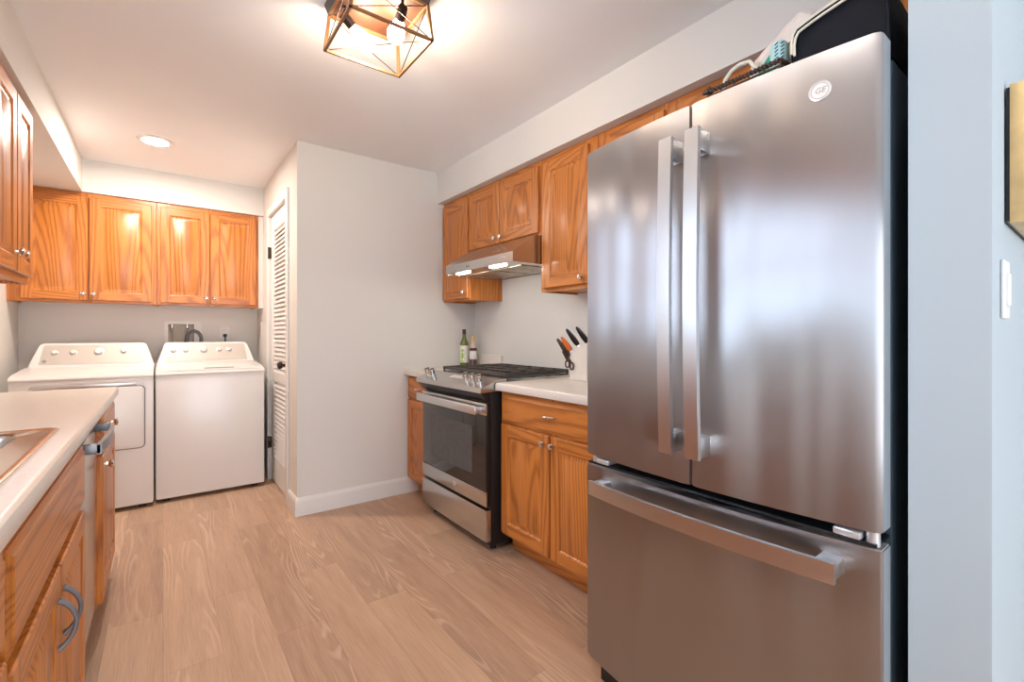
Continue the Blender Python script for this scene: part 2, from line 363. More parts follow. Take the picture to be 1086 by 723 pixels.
# left wall with the kitchen window opening
w = MB(); WY0, WY1, WZ0, WZ1 = 0.91, 1.67, 1.17, 2.03
w.box((XL-T, YR-T, 0), (XL, -2.25, ZC)); w.box((XL-T, -0.95, 0), (XL, WY0, ZC)); w.box((XL-T, -2.25, 0), (XL, -0.95, 0.85)); w.box((XL-T, -2.25, 2.1), (XL, -0.95, ZC)); w.box((XL-T, WY1, 0), (XL, YB+T, ZC)); w.box((XL-T, WY0, 0), (XL, WY1, WZ0)); w.box((XL-T, WY0, WZ1), (XL, WY1, ZC))
struct('wall_left', w, M['wall'])
# back wall of the laundry nook, opening for the washer valve box
BX0, BX1, BZ0, BZ1 = 0.03, 0.245, 1.06, 1.262
w = MB(); w.box((XL, YB, 0), (BX0, YB+T, ZC)); w.box((BX1, YB, 0), (XC+0.12, YB+T, ZC)); w.box((BX0, YB, 0), (BX1, YB+T, BZ0)); w.box((BX0, YB, BZ1), (BX1, YB+T, ZC)); w.box((BX0, YB+0.085, BZ0), (BX1, YB+T, BZ1))
struct('wall_back', w, M['wall'])
# closet block: side with louvered door (X=XC) and front (Y=YA)
DY0, DY1, DZ = 3.50, 4.17, 2.12
w = MB(); w.box((XC, YA, 0), (XC+0.1, DY0, ZC)); w.box((XC, DY1, 0), (XC+0.1, YB, ZC)); w.box((XC, DY0, DZ), (XC+0.1, DY1, ZC))
struct('wall_closet_side', w, M['wall'])
struct('wall_closet_front', MB().box((XC+0.1, YA, 0), (XR+T, YA+0.1, ZC)), M['wall'])
struct('wall_closet_inner', MB().box((XC+0.1, YB-0.02, 0), (XC+0.9, YB+T-0.001, ZC)).box((XC+0.8, YA+0.1, 0), (XC+0.9, YB-0.02, ZC)), M['wall'])
struct('wall_right', MB().box((XR, YS1, 0), (XR+T, YA, ZC)), M['wall'])
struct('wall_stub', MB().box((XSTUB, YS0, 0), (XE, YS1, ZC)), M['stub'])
w = MB(); w.box((XE, YR-T, 0), (XE+T, -2.9, ZC)); w.box((XE, -1.35, 0), (XE+T, YS0, ZC)); w.box((XE, -2.9, 0), (XE+T, -1.35, 0.8)); w.box((XE, -2.9, 2.1), (XE+T, -1.35, ZC))
struct('wall_east', w, M['wall'])
w = MB(); w.box((XL, YR-T, 0), (-0.75, YR, ZC)); w.box((1.45, YR-T, 0), (XE, YR, ZC)); w.box((-0.75, YR-T, 2.15), (1.45, YR, ZC))
struct('wall_rear', w, M['wall'])
# soffits
struct('wall_soffit_left', MB().box((XL, -0.6, ZS), (-0.457, YB, ZC)), M['wall'])
struct('wall_soffit_back', MB().box((-0.457, 4.45, ZS), (XC, YB, ZC)), M['wall'])
struct('wall_soffit_right', MB().box((1.70, YS1, ZS), (XR, YA, ZC)), M['wall'])
# baseboards
def bb_profile(): return [(0, 0), (0.014, 0), (0.014, 0.095), (0.010, 0.108), (0.004, 0.116), (0, 0.118)]
b = MB(); b.prism([(d, z) for d, z in bb_profile()], lambda d, z: (XC-d, YA-d, z), lambda d, z: (1.56, YA-d, z))
struct('baseboard_closet', b, M['trim'])
b = MB(); b.prism([(d, z) for d, z in bb_profile()], lambda d, z: (XC-d, YA-d, z), lambda d, z: (XC-d, DY0-0.07, z))
struct('baseboard_closet_side', b, M['trim'])
struct('trim_2', MB().box((0.6535, 4.472, 1.398), (XC-0.0005, YB-0.001, ZS-0.001)), M['wall'])
# windows
def window(name, y0, y1, z0, z1, xin, xo, sash=True):
    f = MB(); t = 0.035; xm = (xin+xo)/2
    a, c = min(xin, xo), max(xin, xo)
    f.box((xm-0.02, y0, z0), (xm+0.02, y0+t, z1)); f.box((xm-0.02, y1-t, z0), (xm+0.02, y1, z1))
    f.box((xm-0.02, y0, z0), (xm+0.02, y1, z0+t)); f.box((xm-0.02, y0, z1-t), (xm+0.02, y1, z1))
    f.box((xm-0.015, y0, (z0+z1)/2-0.018), (xm+0.015, y1, (z0+z1)/2+0.018))
    o = struct(name, f, M['trim'])
    MB().box((xm-0.003, y0+t, z0+t), (xm+0.003, y1-t, z1-t)).build('pane', M['glass'], o, False)
    return o
window('window_1', WY0, WY1, WZ0, WZ1, XL, XL-T)
window('window_3', -2.25, -0.95, 0.85, 2.1, XL, XL-T)
window('window_2', -2.9, -1.35, 0.8, 2.1, XE, XE+T)
f = MB()
for x0, x1 in ((-0.75, -0.70), (1.40, 1.45), (0.32, 0.38)): f.box((x0, YR-0.07, 0), (x1, YR-0.03, 2.15))
f.box((-0.75, YR-0.07, 2.10), (1.45, YR-0.03, 2.15)); f.box((-0.75, YR-0.07, 0), (1.45, YR-0.03, 0.05))
o = struct('door_2', f, M['trim']); MB().box((-0.7, YR-0.053, 0.05), (1.4, YR-0.047, 2.1)).build('pane', M['glass'], o, False)

# ------------------------------------------------------------------ louvered closet door
dr = MB(); XD = XC+0.012
def dbox(y0, y1, z0, z1, mb=dr): mb.box((XD, y0, z0), (XD+0.034, y1, z1), None, 0.003, 1)
y0, y1, z0, z1 = DY0+0.004, DY1-0.004, 0.012, DZ-0.004
dbox(y0, y0+0.095, z0, z1); dbox(y1-0.095, y1, z0, z1)
dbox(y0+0.095, y1-0.095, z0, z0+0.20); dbox(y0+0.095, y1-0.095, 0.80, 0.88); dbox(y0+0.095, y1-0.095, z1-0.12, z1)
door1 = struct('door_1', dr, M['trim'])
for za, zb in ((z0+0.20, 0.80), (0.88, z1-0.12)):
    s = MB(); n = int(round((zb-za)/0.034)); st = (zb-za)/n
    for i in range(n):
        z = za+st*(i+0.5)
        s.loft([[(XD+0.001, yy, z-0.020), (XD+0.006, yy, z-0.026), (XD+0.033, yy, z+0.020), (XD+0.028, yy, z+0.026)] for yy in (y0+0.09, y1-0.09)])
    s.build('louver_panel', M['trim'], door1, False)
k = MB(); k.lathe([(0.026, 0), (0.026, 0.004), (0.012, 0.008), (0.010, 0.030), (0.022, 0.036), (0.027, 0.048), (0.024, 0.060), (0.012, 0.066)], (XD, y0+0.055, 0.955), (-1, 0, 0))
k.build('door_knob', M['bronze'], door1)
for zz in (1.83, 0.30):
    h = MB(); h.box((XC-0.006, DY1-0.006, zz-0.045), (XC+0.012, DY1+0.012, zz+0.045), None, 0.002); h.cyl((XC-0.008, DY1, zz-0.047), (XC-0.008, DY1, zz+0.047), 0.006); h.build('hinge', M['bronze'], door1)
cs = MB(); cw = 0.058
def cas(y0, y1, z0, z1): cs.box((XC-0.016, y0, z0), (XC, y1, z1), None, 0.004, 2)
cas(DY0-cw, DY0, 0, DZ+cw); cas(DY1+0.002, DY1+cw, 0, DZ+cw); cas(DY0-0.001, DY1+0.004, DZ, DZ+cw)
struct('trim_1', cs, M['trim'], True)

# ------------------------------------------------------------------ cabinets
def knob(parent, x, z, y=-0.0):
    k = MB(); k.lathe([(0.0075, 0), (0.006, 0.004), (0.0055, 0.012), (0.013, 0.017), (0.0155, 0.023), (0.013, 0.028), (0.005, 0.0305)], (x, y, z), (0, -1, 0), n=18)
    return k.build('knob', M['nickel'], parent)
def pull_v(parent, x, z0, z1, y=0):
    k = MB(); n = 12
    pts = [(x, y-0.030*math.sin(PI*i/n)**0.7 if 0 < i < n else y, z0+(z1-z0)*i/n) for i in range(n+1)]
    k.tube(pts, [0.0075 if i in (0, n) else 0.0045+0.0015*abs(i-n/2)/(n/2) for i in range(n+1)], None, 10)
    return k.build('pull', M['greymetal'], parent)
def pull_h(parent, xc, z, w=0.085, y=0):
    k = MB(); n = 12
    pts = [(xc-w/2+w*i/n, y-0.024*math.sin(PI*i/n)**0.6 if 0 < i < n else y, z) for i in range(n+1)]
    k.tube(pts, [0.004+0.0035*math.sin(PI*i/n) for i in range(n+1)], None, 10)
    return k.build('pull', M['nickel'], parent)
def panel_door(parent, x0, x1, z0, z1, yb=0.0, name='door', st=0.056, th=0.019):
    """raised-panel oak door: back face at y=yb, front at yb-th"""
    d = MB(); yf = yb-th
    V, H = M['oakv'], M['oakh']
    d.mi(V); d.mi(H)
    def ring(i, y): return [(x0+i, y, z0+i), (x1-i, y, z0+i), (x1-i, y, z1-i), (x0+i, y, z1-i)]
    e = 0.004
    d.loft([ring(0, yb), ring(0, yf+e), ring(e, yf)], V, True, False)
    a, bq = e, st
    d.face([(x0+a, yf, z0+a), (x0+bq, yf, z0+a), (x0+bq, yf, z1-a), (x0+a, yf, z1-a)], V)
    d.face([(x1-bq, yf, z0+a), (x1-a, yf, z0+a), (x1-a, yf, z1-a), (x1-bq, yf, z1-a)], V)
    d.face([(x0+bq, yf, z0+a), (x1-bq, yf, z0+a), (x1-bq, yf, z0+bq), (x0+bq, yf, z0+bq)], H)
    d.face([(x0+bq, yf, z1-bq), (x1-bq, yf, z1-bq), (x1-bq, yf, z1-a), (x0+bq, yf, z1-a)], H)
    rg = [ring(bq, yf), ring(bq+0.004, yf+0.002), ring(bq+0.009, yf+0.008), ring(bq+0.014, yf+0.009), ring(bq+0.034, yf+0.002), ring(bq+0.036, yf+0.001)]
    d.loft(rg, V, False, True)
    return d.build(name, None, parent)
def drawer_front(parent, x0, x1, z0, z1, yb=0.0, name='drawer', th=0.019):
    d = MB(); yf = yb-th; H = M['oakh']
    def ring(i, y): return [(x0+i, y, z0+i), (x1-i, y, z0+i), (x1-i, y, z1-i), (x0+i, y, z1-i)]
    d.loft([ring(0, yb), ring(0, yf+0.007), ring(0.003, yf+0.005), ring(0.010, yf+0.004), ring(0.016, yf)], H)
    return d.build(name, None, parent)
def cab_body(parent, w, dep, z0, z1, stiles, rails, toe=None, sw=0.04):
    """box carcass behind y=0 plus face frame; stiles: x list of (x0,x1); rails: (z0,z1)"""
    d = MB(); V, H, D = M['oakv'], M['oakh'], M['oakd']
    d.mi(V); d.mi(H); d.mi(D)
    d.box((0, 0.019, z0), (0.014, dep, z1), V); d.box((w-0.014, 0.019, z0), (w, dep, z1), V)
    d.box((0.014, 0.019, z0+0.012), (w-0.014, dep, z0+0.026), H); d.box((0.014, 0.019, z1-0.016), (w-0.014, dep, z1), H)
    d.box((0.014, dep-0.008, z0+0.02), (w-0.014, dep, z1-0.016), V)
    for a, b_ in stiles: d.box((a, 0, z0), (b_, 0.019, z1), V, 0.0012, 1)
    xs0 = 0; xs1 = w
    for a, b_ in rails: d.box((0.03, 0.0006, a), (w-0.03, 0.019, b_), H)
    if toe:
        d.box((0.0, toe, 0), (w, toe+0.016, z0+0.005), H)
        d.box((0, toe+0.016, 0), (0.016, dep, z0), V); d.box((w-0.016, toe+0.016, 0), (w, dep, z0), V)
    return d.build('body', None, parent)

# --- right upper run (face frame at X=1.755, fronts face -X): local x runs toward the camera
XF = 1.755; DEPU = XR-XF-0.001
def rloc(y): return (XF, y, 0)
ZT = ZS-0.001; ZD1 = 2.152
def upper_right(y1, y0, z0, label, doors, knobs, stiles, zd0=None, rails=None):
    t = thing('wall_cabinet', label, 'cabinet', rloc(y1), -PI/2, 'oak wall cabinets along the right wall')
    w = y1-y0; zd0 = zd0 or z0+0.014
    cab_body(t, w, DEPU, z0, ZT, [(y1-a, y1-b_) for a, b_ in stiles], rails or [(z0, z0+0.035), (ZD1-0.02, ZT)])
    for (a, b_), kn in zip(doors, knobs):
        d = panel_door(t, y1-a, y1-b_, zd0, ZD1)
        if kn is not None: knob(d, y1-kn[0], kn[1], -0.019)
    return t
upper_right(3.208, 2.822, 1.420, 'narrow tall oak wall cabinet in the corner left of the range hood', [(3.195, 2.835)], [(2.865, 1.475)], [(3.208, 3.168), (2.862, 2.822)])
upper_right(2.820, 2.040, 1.750, 'short two-door oak wall cabinet directly above the range hood', [(2.808, 2.447), (2.437, 2.052)], [(2.475, 1.80), (2.408, 1.80)], [(2.82, 2.78), (2.462, 2.422), (2.08, 2.04)])
upper_right(2.038, 1.604, 1.415, 'tall oak wall cabinet between range hood and refrigerator', [(2.012, 1.655)], [(1.69, 1.47)], [(2.038, 1.99), (1.68, 1.604)], zd0=1.435)
upper_right(1.602, 0.264, 1.85, 'long low oak wall cabinet above the refrigerator', [(1.566, 1.205), (1.155, 0.785), (0.735, 0.40)], [None, None, None], [(1.602, 1.55), (1.22, 1.14), (0.80, 0.72), (0.42, 0.264)])
# --- back wall uppers over washer and dryer (face frame Y=4.47)
def upper_back(x0, x1, label, doors, knobs):
    t = thing('wall_cabinet', label, 'cabinet', (x0, 4.468, 0), 0, 'oak wall cabinets over the laundry machines')
    w = x1-x0; z0 = 1.398
    cab_body(t, w, YB-4.468-0.001, z0, ZT, [(0, 0.085), (w/2-0.03, w/2+0.03), (w-0.045, w)], [(z0, z0+0.04), (2.13, ZT)])
    for (a, b_), kx in zip(doors, knobs):
        d = panel_door(t, a-x0, b_-x0, z0+0.018, 2.150); knob(d, kx-x0, 1.462, -0.019)
upper_back(XL+0.001, -0.040, 'left oak cabinet pair above the dryer, with wide doors', [(-0.765, -0.428), (-0.420, -0.068)], [-0.452, -0.396])
upper_back(-0.038, 0.652, 'right oak cabinet pair above the washer, with narrower doors', [(-0.016, 0.300), (0.308, 0.632)], [0.278, 0.332])
# --- left uppers (faces +X): local x -> +Y
XFL = -0.488
def upper_left(y0, y1, label, doors, knobs, z0=1.398):
    t = thing('wall_cabinet', label, 'cabinet', (XFL, y0, 0), PI/2, 'oak wall cabinets on the left wall')
    w = y1-y0
    cab_body(t, w, XFL-XL-0.001, z0, ZT, [(0, 0.04), (w-0.04, w)], [(z0, z0+0.045), (2.13, ZT)])
    for (a, b_), k in zip(doors, knobs):
        d = panel_door(t, a-y0, b_-y0, z0+0.03, 2.155)
        knob(d, k-y0, 1.505, -0.019)
upper_left(2.38, 3.0, 'oak wall cabinet at upper left edge, seen nearly edge on', [(2.40, 2.688), (2.70, 2.975)], [2.655, 2.735])
upper_left(0.0, 0.84, 'oak wall cabinet on the left wall nearer than the sink window', [(0.02, 0.415), (0.425, 0.82)], [0.38, 0.46])

# --- right base units (frame X=1.465)
XB = 1.464; ZCB = 0.874; DEPB = XR-XB-0.001
def base_right(y1, y0, label, cols, split_knobs):
    t = thing('base_cabinet', label, 'cabinet', (XB, y1, 0), -PI/2, 'oak base cabinets along the right wall')
    w = y1-y0; z0 = 0.10
    cab_body(t, w, DEPB, z0, ZCB, [(0, 0.035), (w-0.035, w)]+([(w/2-0.02, w/2+0.02)] if len(cols) > 1 else []), [(z0, z0+0.03), (0.68, 0.72), (0.845, ZCB)], toe=0.075)
    return t, w
t, w = base_right(3.208, 2.812, 'narrow oak base cabinet in the corner left of the range', [1], None)
dw = drawer_front(t, 0.012, w-0.012, 0.708, 0.852); pull_h(dw, w/2, 0.785, y=-0.019)
d = panel_door(t, 0.012, w-0.012, 0.118, 0.695); knob(d, w-0.045, 0.655, -0.019)
t, w = base_right(2.030, 1.19, 'wide oak base cabinet between the range and refrigerator', [1, 2], None)
dw = drawer_front(t, 0.018, w-0.012, 0.708, 0.852); pull_h(dw, 2.030-1.625+0.0, 0.785, y=-0.019)
d = panel_door(t, 0.018, 0.402, 0.118, 0.695); knob(d, 0.375, 0.655, -0.019)
d = panel_door(t, 0.412, w-0.012, 0.118, 0.695); knob(d, 0.44, 0.655, -0.019)
# end panel hiding the refrigerator side
# --- left base units (face +X), frame X=-0.206
XBL = -0.206
def base_left(y0, y1, label, n, filler=True):
    t = thing('base_cabinet', label, 'cabinet', (XBL, y0, 0), PI/2, 'oak base cabinets under the left counter')
    w = y1-y0; z0 = 0.10
    cab_body(t, w, XBL-XL-0.001, z0, ZCB, [(0, 0.04), (w-0.04, w)]+([(w/2-0.02, w/2+0.02)] if n > 1 else []), [(z0, z0+0.03), (0.66, 0.72), (0.845, ZCB)], toe=0.075)
    return t, w
t, w = base_left(1.03, 1.900, 'oak sink base cabinet with arched pulls at lower left', 2)
drawer_front(t, 0.012, w-0.010, 0.665, 0.838, name='false_front')
d = panel_door(t, 0.012, 0.440, 0.118, 0.645); pull_v(d, 0.410, 0.467, 0.577, -0.019)
d = panel_door(t, 0.448, w-0.010, 0.118, 0.645); pull_v(d, 0.480, 0.467, 0.577, -0.019)
t, w = base_left(2.402, 2.985, 'oak base cabinet beyond the dishwasher at counter end', 1)
dw = drawer_front(t, 0.012, w-0.012, 0.708, 0.852); k = knob(dw, w/2, 0.785, -0.019)
d = panel_door(t, 0.012, w-0.012, 0.118, 0.695); knob(d, 0.05, 0.655, -0.019)
t, w = base_left(0.20, 1.028, 'near oak base cabinet under the start of the left counter, before the sink cabinet', 2)
drawer_front(t, 0.012, w-0.012, 0.70, 0.852); 
panel_door(t, 0.012, w/2-0.004, 0.118, 0.682); panel_door(t, w/2+0.004, w-0.012, 0.118, 0.682)

# ------------------------------------------------------------------ countertops (rolled front edge)
def edge_prof(r=0.012, t=0.040):
    # (d from wall side toward front =0 at front, z) listed ccw
    z1 = 0.914; z0 = z1-t
    p = [(0.30, z0), (0.002, z0)]
    for k in range(7):
        a = math.radians(-60+ 25*k); p.append((0.016-0.016*math.cos(math.radians(-80+28*k)) if False else 0, 0)) if False else None
    p += [(0.0, z0+0.004), (0.0, z1-0.014), (0.002, z1-0.006), (0.007, z1-0.0015), (0.014, z1), (0.30, z1)]
    return p
def counter_strip(mb, xf, sgn, xe, ya, yb):
    pr = []
    for d, z in edge_prof():
        x = xf+sgn*d if d < 0.29 else xe
        pr.append((x, z))
    mb.prism(pr, lambda x, z: (x, ya, z), lambda x, z: (x, yb, z))
def splash(mb, x0, x1, y0, y1, z1=1.015): mb.box((x0, y0, 0.9142), (x1, y1, z1), None, 0.003, 1)
c = MB(); counter_strip(c, 1.420, 1, XR-0.001, 2.812, YA-0.001)
c1 = c.build('countertop', M['counter']); tag(c1, 'small corner countertop piece left of the range holding two bottles', 'countertop')
s = MB(); splash(s, XR-0.02, XR-0.001, 2.812, YA-0.022); splash(s, 1.45, XR-0.001, YA-0.020, YA-0.001) if False else None; s.build('backsplash', M['counter'], c1)
c = MB(); counter_strip(c, 1.420, 1, XR-0.001, 1.175, 2.028)
c2 = c.build('countertop', M['counter']); tag(c2, 'cream countertop between range and refrigerator under the knife block', 'countertop')
s = MB(); splash(s, XR-0.02, XR-0.001, 1.175, 2.028, 1.0); s.build('backsplash', M['counter'], c2)
SX0, SX1, SY0, SY1 = -0.275, -0.70, 1.06, 1.725       # sink cut-out
CL0, CL1 = 0.20, 3.005
c = MB(); counter_strip(c, -0.176, -1, SX0, CL0, CL1)
c.box((XL+0.001, CL0, 0.874), (SX1, CL1, 0.914)); c.box((SX1, CL0, 0.874), (SX0, SY0, 0.914)); c.box((SX1, SY1, 0.874), (SX0, CL1, 0.914))
c3 = c.build('countertop', M['counter']); tag(c3, 'long cream countertop with the sink along the left edge', 'countertop')
s = MB(); splash(s, XL+0.001, XL+0.02, CL0, CL1); s.build('backsplash', M['counter'], c3)
# sink
sk = thing('kitchen_sink', 'stainless drop-in sink set in the left countertop', 'sink', (-0.49, 1.39, 0.9142))
ox, oy = -0.49, 1.39
def R3(x0, y0, x1, y1, r, z, n=6): return [(x-ox, y-oy, z) for x, y in rrect(x0, y0, x1, y1, r, n)]
b = MB(); b.loft([R3(-0.745, 1.01, -0.225, 1.775, 0.03, 0.0), R3(-0.745, 1.01, -0.225, 1.775, 0.03, 0.003), R3(-0.740, 1.015, -0.230, 1.770, 0.027, 0.005), R3(-0.732, 1.025, -0.238, 1.762, 0.025, 0.0035), R3(-0.70, 1.06, -0.290, 1.73, 0.06, 0.0035), R3(-0.695, 1.065, -0.295, 1.725, 0.058, 0.0)], None, False, False)
b.build('rim', M['sinksteel'], sk)
b = MB(); b.loft([R3(-0.695, 1.065, -0.295, 1.725, 0.058, 0.001), R3(-0.690, 1.07, -0.300, 1.718, 0.06, -0.01), R3(-0.675, 1.085, -0.315, 1.705, 0.07, -0.15), R3(-0.65, 1.11, -0.34, 1.68, 0.07, -0.175)], None, False, True)
b.build('basin', M['sinksteel'], sk)
MB().lathe([(0.045, 0.001), (0.045, 0.003), (0.03, 0.002), (0.0, 0.001)], (0, 0, -0.176), (0, 0, 1)).build('drain', M['nickel'], sk)

# ------------------------------------------------------------------ dishwasher
dwr = thing('dishwasher', 'stainless dishwasher with a grey bow handle under the left counter', 'dishwasher', (-0.208, 1.904, 0), PI/2)
wd = 0.494
MB().box((0.004, 0.03, 0.10), (wd-0.004, 0.55, 0.868)).build('tub', M['case'], dwr)
MB().box((0.004, 0.0, 0.12), (wd-0.004, 0.028, 0.866), None, 0.004).build('front_panel', M['steel'], dwr)
MB().box((0.004, 0.06, 0.002), (wd-0.004, 0.075, 0.10)).build('toe_kick', M['black'], dwr)
h = MB(); n = 14
for i in range(n):
    pass
rings = []
for i in range(n+1):
    u = i/n; x = 0.020+0.455*u; y = -0.050-0.010*math.sin(PI*u)
    rings.append([(x, y-0.006, 0.800), (x, y+0.006, 0.800), (x, y+0.006, 0.834), (x, y-0.006, 0.834)])
h.loft(rings)
for x in (0.020, 0.457): h.box((x, -0.054, 0.802), (x+0.018, 0.0, 0.832), None, 0.002)
h.build('handle', M['greymetal'], dwr)

# ------------------------------------------------------------------ washer and dryer
def console_outline(w, z0, z1, ins, r):
    pts = [(0.004, z0), (w-0.004, z0), (w-0.010, z0+0.03)]
    cx = w-ins-r
    pts += [(w-ins+0.006, z1-0.045)]
    for k in range(5):
        a = math.radians(20+70*k/4); pts.append((w-ins-0.03+0.03*math.cos(a), z1-0.03+0.03*math.sin(a)))
    mid = len(pts)
    pts += [(w-x, z) for x, z in reversed(pts[2:])]
    return pts
def laundry(name, label, x0, yf, w, dryer):
    t = thing(name, label, name, (x0, yf, 0), 0)
    d = 0.66; zt = 0.888
    b = MB(); b.box((0, 0.0, 0.028), (w, d, zt), None, 0.010, 3)
    body = b.build('body', M['white'], t)
    for x in (0.06, w-0.06):
        for y in (0.06, d-0.06): MB().cyl((x, y, 0), (x, y, 0.03), 0.02).build('foot', M['rubber'], t)
    # top cap, front edge rolls down and deck rises toward console
    c = MB()
    prof = [(-0.004, 0.884), (-0.006, 0.893), (-0.002, 0.903), (0.02, 0.912), (0.10, 0.925), (0.30, 0.938), (0.45, 0.945), (0.46, 0.945), (d, 0.945), (d, 0.884)]
    c.prism(prof, lambda y, z: (0.0, y, z), lambda y, z: (w, y, z))
    c.build('top', M['white'], t)
    # console
    zc0, zc1 = 0.944, 1.108; y0 = 0.48; sl = 0.50
    o = console_outline(w, zc0, zc1, 0.045, 0.04)
    c = MB(); c.loft([[(x, d+0.005, z) for x, z in o], [(x, y0+(z-zc0)*sl+0.006, z) for x, z in o], [(w/2+(x-w/2)*0.985, y0+(z-zc0)*sl, zc0+(z-zc0)*0.985) for x, z in o]])
    con = c.build('console', M['white'], t)
    po = [(0.055, zc0+0.018), (w-0.055, zc0+0.018), (w-0.072, zc1-0.022), (w-0.082, zc1-0.014), (0.082, zc1-0.014), (0.072, zc1-0.022)]
    c = MB(); c.prism(po, lambda x, z: (x, y0+(z-zc0)*sl+0.004, z), lambda x, z: (x, y0+(z-zc0)*sl-0.004, z))
    c.build('control_panel', M['panelgrey'], con, False)
    ax = Vector((0, -1, 0.5)).normalized()
    kx = ([(0.13, .6, .014), (0.225, .6, .014), (0.36, .62, .021), (0.50, .62, .014)] if dryer else [(0.105, .6, .014), (0.185, .6, .014), (0.305, .62, .021), (0.415, .62, .014), (0.485, .62, .014)])
    for x, fz, r in kx:
        z = zc0+(zc1-zc0)*fz; y = y0+(z-zc0)*sl-0.004
        k = MB(); k.lathe([(r*1.45, -0.001), (r*1.4, 0.002), (r*1.12, 0.003)], (x, y, z), ax, M['badge'], 20)
        k.lathe([(r*1.16, 0.0015), (r*1.16, 0.005), (r*1.0, 0.006)], (x, y, z), ax, M['dial'], 20)
        k.lathe([(r*1.02, 0.003), (r, 0.014), (r*0.85, 0.018), (0.0001, 0.019)], (x, y, z), ax, M['white'], 20)
        k.build('knob', None, con)
    if dryer:
        z = zc0+0.1; MB().lathe([(0.008, -0.001), (0.008, 0.003), (0.006, 0.004)], (0.59, y0+0.1*sl-0.004, z), ax).build('button', M['badge'], con)
    z = zc0+0.040
    k = MB(); k.lathe([(0.012, -0.001), (0.012, 0.0015)], (0.082, y0+0.040*sl-0.004, z), ax); k.build('badge', M['badged'], con)
    return t, w, d
wa, w, d = laundry('washer', 'white top-load washing machine standing right of the dryer', -0.040, 4.012, 0.668, False)
c = MB(); c.box((0.05, 0.02, 0.914), (w-0.05, 0.44, 0.926)) 
lid = c; lo = MB(); prof = [(0.015, 0.914), (0.02, 0.922), (0.10, 0.932), (0.30, 0.945), (0.44, 0.951), (0.455, 0.945)]
lo.prism(prof, lambda y, z: (0.025, y, z), lambda y, z: (w-0.025, y, z)); lid.bm.free()
lo = lo.build('lid', M['white'], wa)
MB().box((w*0.42, 0.025, 0.9245), (w*0.70, 0.045, 0.929), None, 0.002).build('lid_grip', M['badged'], lo)
dy, w, d = laundry('dryer', 'white front-load clothes dryer standing left of the washer', -0.735, 3.985, 0.684, True)
fr = MB(); ol = rrect(0.075, 0.40, w-0.035, 0.868, 0.035); il = rrect(0.086, 0.411, w-0.046, 0.857, 0.028)
fr.loft([[(x, 0.0, z) for x, z in ol], [(x, -0.004, z) for x, z in ol], [(x, -0.004, z) for x, z in il], [(x, 0.006, z) for x, z in il]], None, False, False)
fr.build('door_surround', M['white'], dy)
sm = MB(); o1 = rrect(0.084, 0.409, w-0.043, 0.832, 0.030); o2 = rrect(0.092, 0.417, w-0.052, 0.824, 0.024)
sm.loft([[(x, -0.0050, z) for x, z in o1], [(x, -0.0056, z) for x, z in o1], [(x, -0.0056, z) for x, z in o2]], None, False, False)
sm.build('door_seam', M['dial'], dy)
pn = MB(); il2 = rrect(0.090, 0.415, w-0.050, 0.826, 0.026); il3 = rrect(0.096, 0.421, w-0.056, 0.820, 0.022)
pn.loft([[(x, 0.002, z) for x, z in il2], [(x, -0.010, z) for x, z in il2], [(x, -0.013, z) for x, z in il3]])
do = pn.build('door', M['white'], dy)
MB().box((0.12, -0.006, 0.832), (w-0.09, -0.001, 0.853), None, 0.002).build('handle_recess', M['badge'], do)

# valve box, hoses, outlet behind washer
vb = thing('valve_box', 'open recessed washer valve box on the laundry wall', 'valve box', (BX0, YB, BZ0))
b = MB(); wv, hv = BX1-BX0, BZ1-BZ0
ol = [(-0.02, -0.02), (wv+0.02, -0.02), (wv+0.02, hv+0.018), (-0.02, hv+0.018)]; il = [(0.004, 0.004), (wv-0.032, 0.004), (wv-0.032, hv-0.004), (0.004, hv-0.004)]
b.loft([[(x, -0.0005, z) for x, z in ol], [(x, -0.006, z) for x, z in ol], [(x, -0.006, z) for x, z in il], [(x, 0.0, z) for x, z in il]], None, False, False)
b.build('flange', M['trim'], vb)
b = MB(); b.loft([[(x, -0.0045, z) for x, z in il], [(x, 0.08, z) for x, z in il]], None, False, True); b.build('tray', M['boxin'], vb)
for x, mm in ((0.03, M['darkred']), (0.135, M['blue'])):
    v = MB(); v.cyl((x, 0.03, hv-0.045), (x, 0.03, hv-0.008), 0.008, None, M['nickel']); v.box((x-0.012, 0.018, hv-0.052), (x+0.012, 0.026, hv-0.035), mm, 0.003); v.build('valve', None, vb)
def hose(name, label, pts, r, m):
    o = MB().tube(pts, r, m, 12).build(name, m); tag(o, label, 'hose'); return o
hose('supply_hose', 'braided supply hose dropping from left valve of the wall box', [(BX0+0.034, YB+0.028, BZ1-0.052), (BX0+0.040, YB-0.01, BZ1-0.10), (BX0+0.045, YB-0.025, BZ1-0.17), (BX0+0.045, YB-0.03, 0.96)], 0.007, M['hosel'])
hose('supply_hose', 'braided supply hose dropping from right valve beside the grey drain hose', [(BX0+0.138, YB+0.028, BZ1-0.052), (BX0+0.146, YB-0.01, BZ1-0.10), (BX0+0.160, YB-0.028, BZ1-0.17), (BX0+0.165, YB-0.03, 0.96)], 0.007, M['hosel'])
pts = [(BX0+0.125, YB-0.03, 1.03)]+[(BX0+0.180-0.052*math.cos(a), YB-0.035, 1.125+0.075*math.sin(a)) for a in [PI*i/12 for i in range(13)]]+[(BX0+0.232, YB-0.035, 1.0)]
hose('drain_hose', 'ribbed grey drain hose looping out of the valve box', pts, [0.0145 if i % 2 else 0.0125 for i in range(len(pts))], M['hose'])
ot = thing('outlet', 'white wall outlet with a black plug above the washer', 'outlet', (0.432, YB-0.0005, 1.185))
MB().box((-0.037, -0.006, -0.060), (0.037, 0, 0.060), None, 0.003).build('cover_plate', M['trim'], ot)
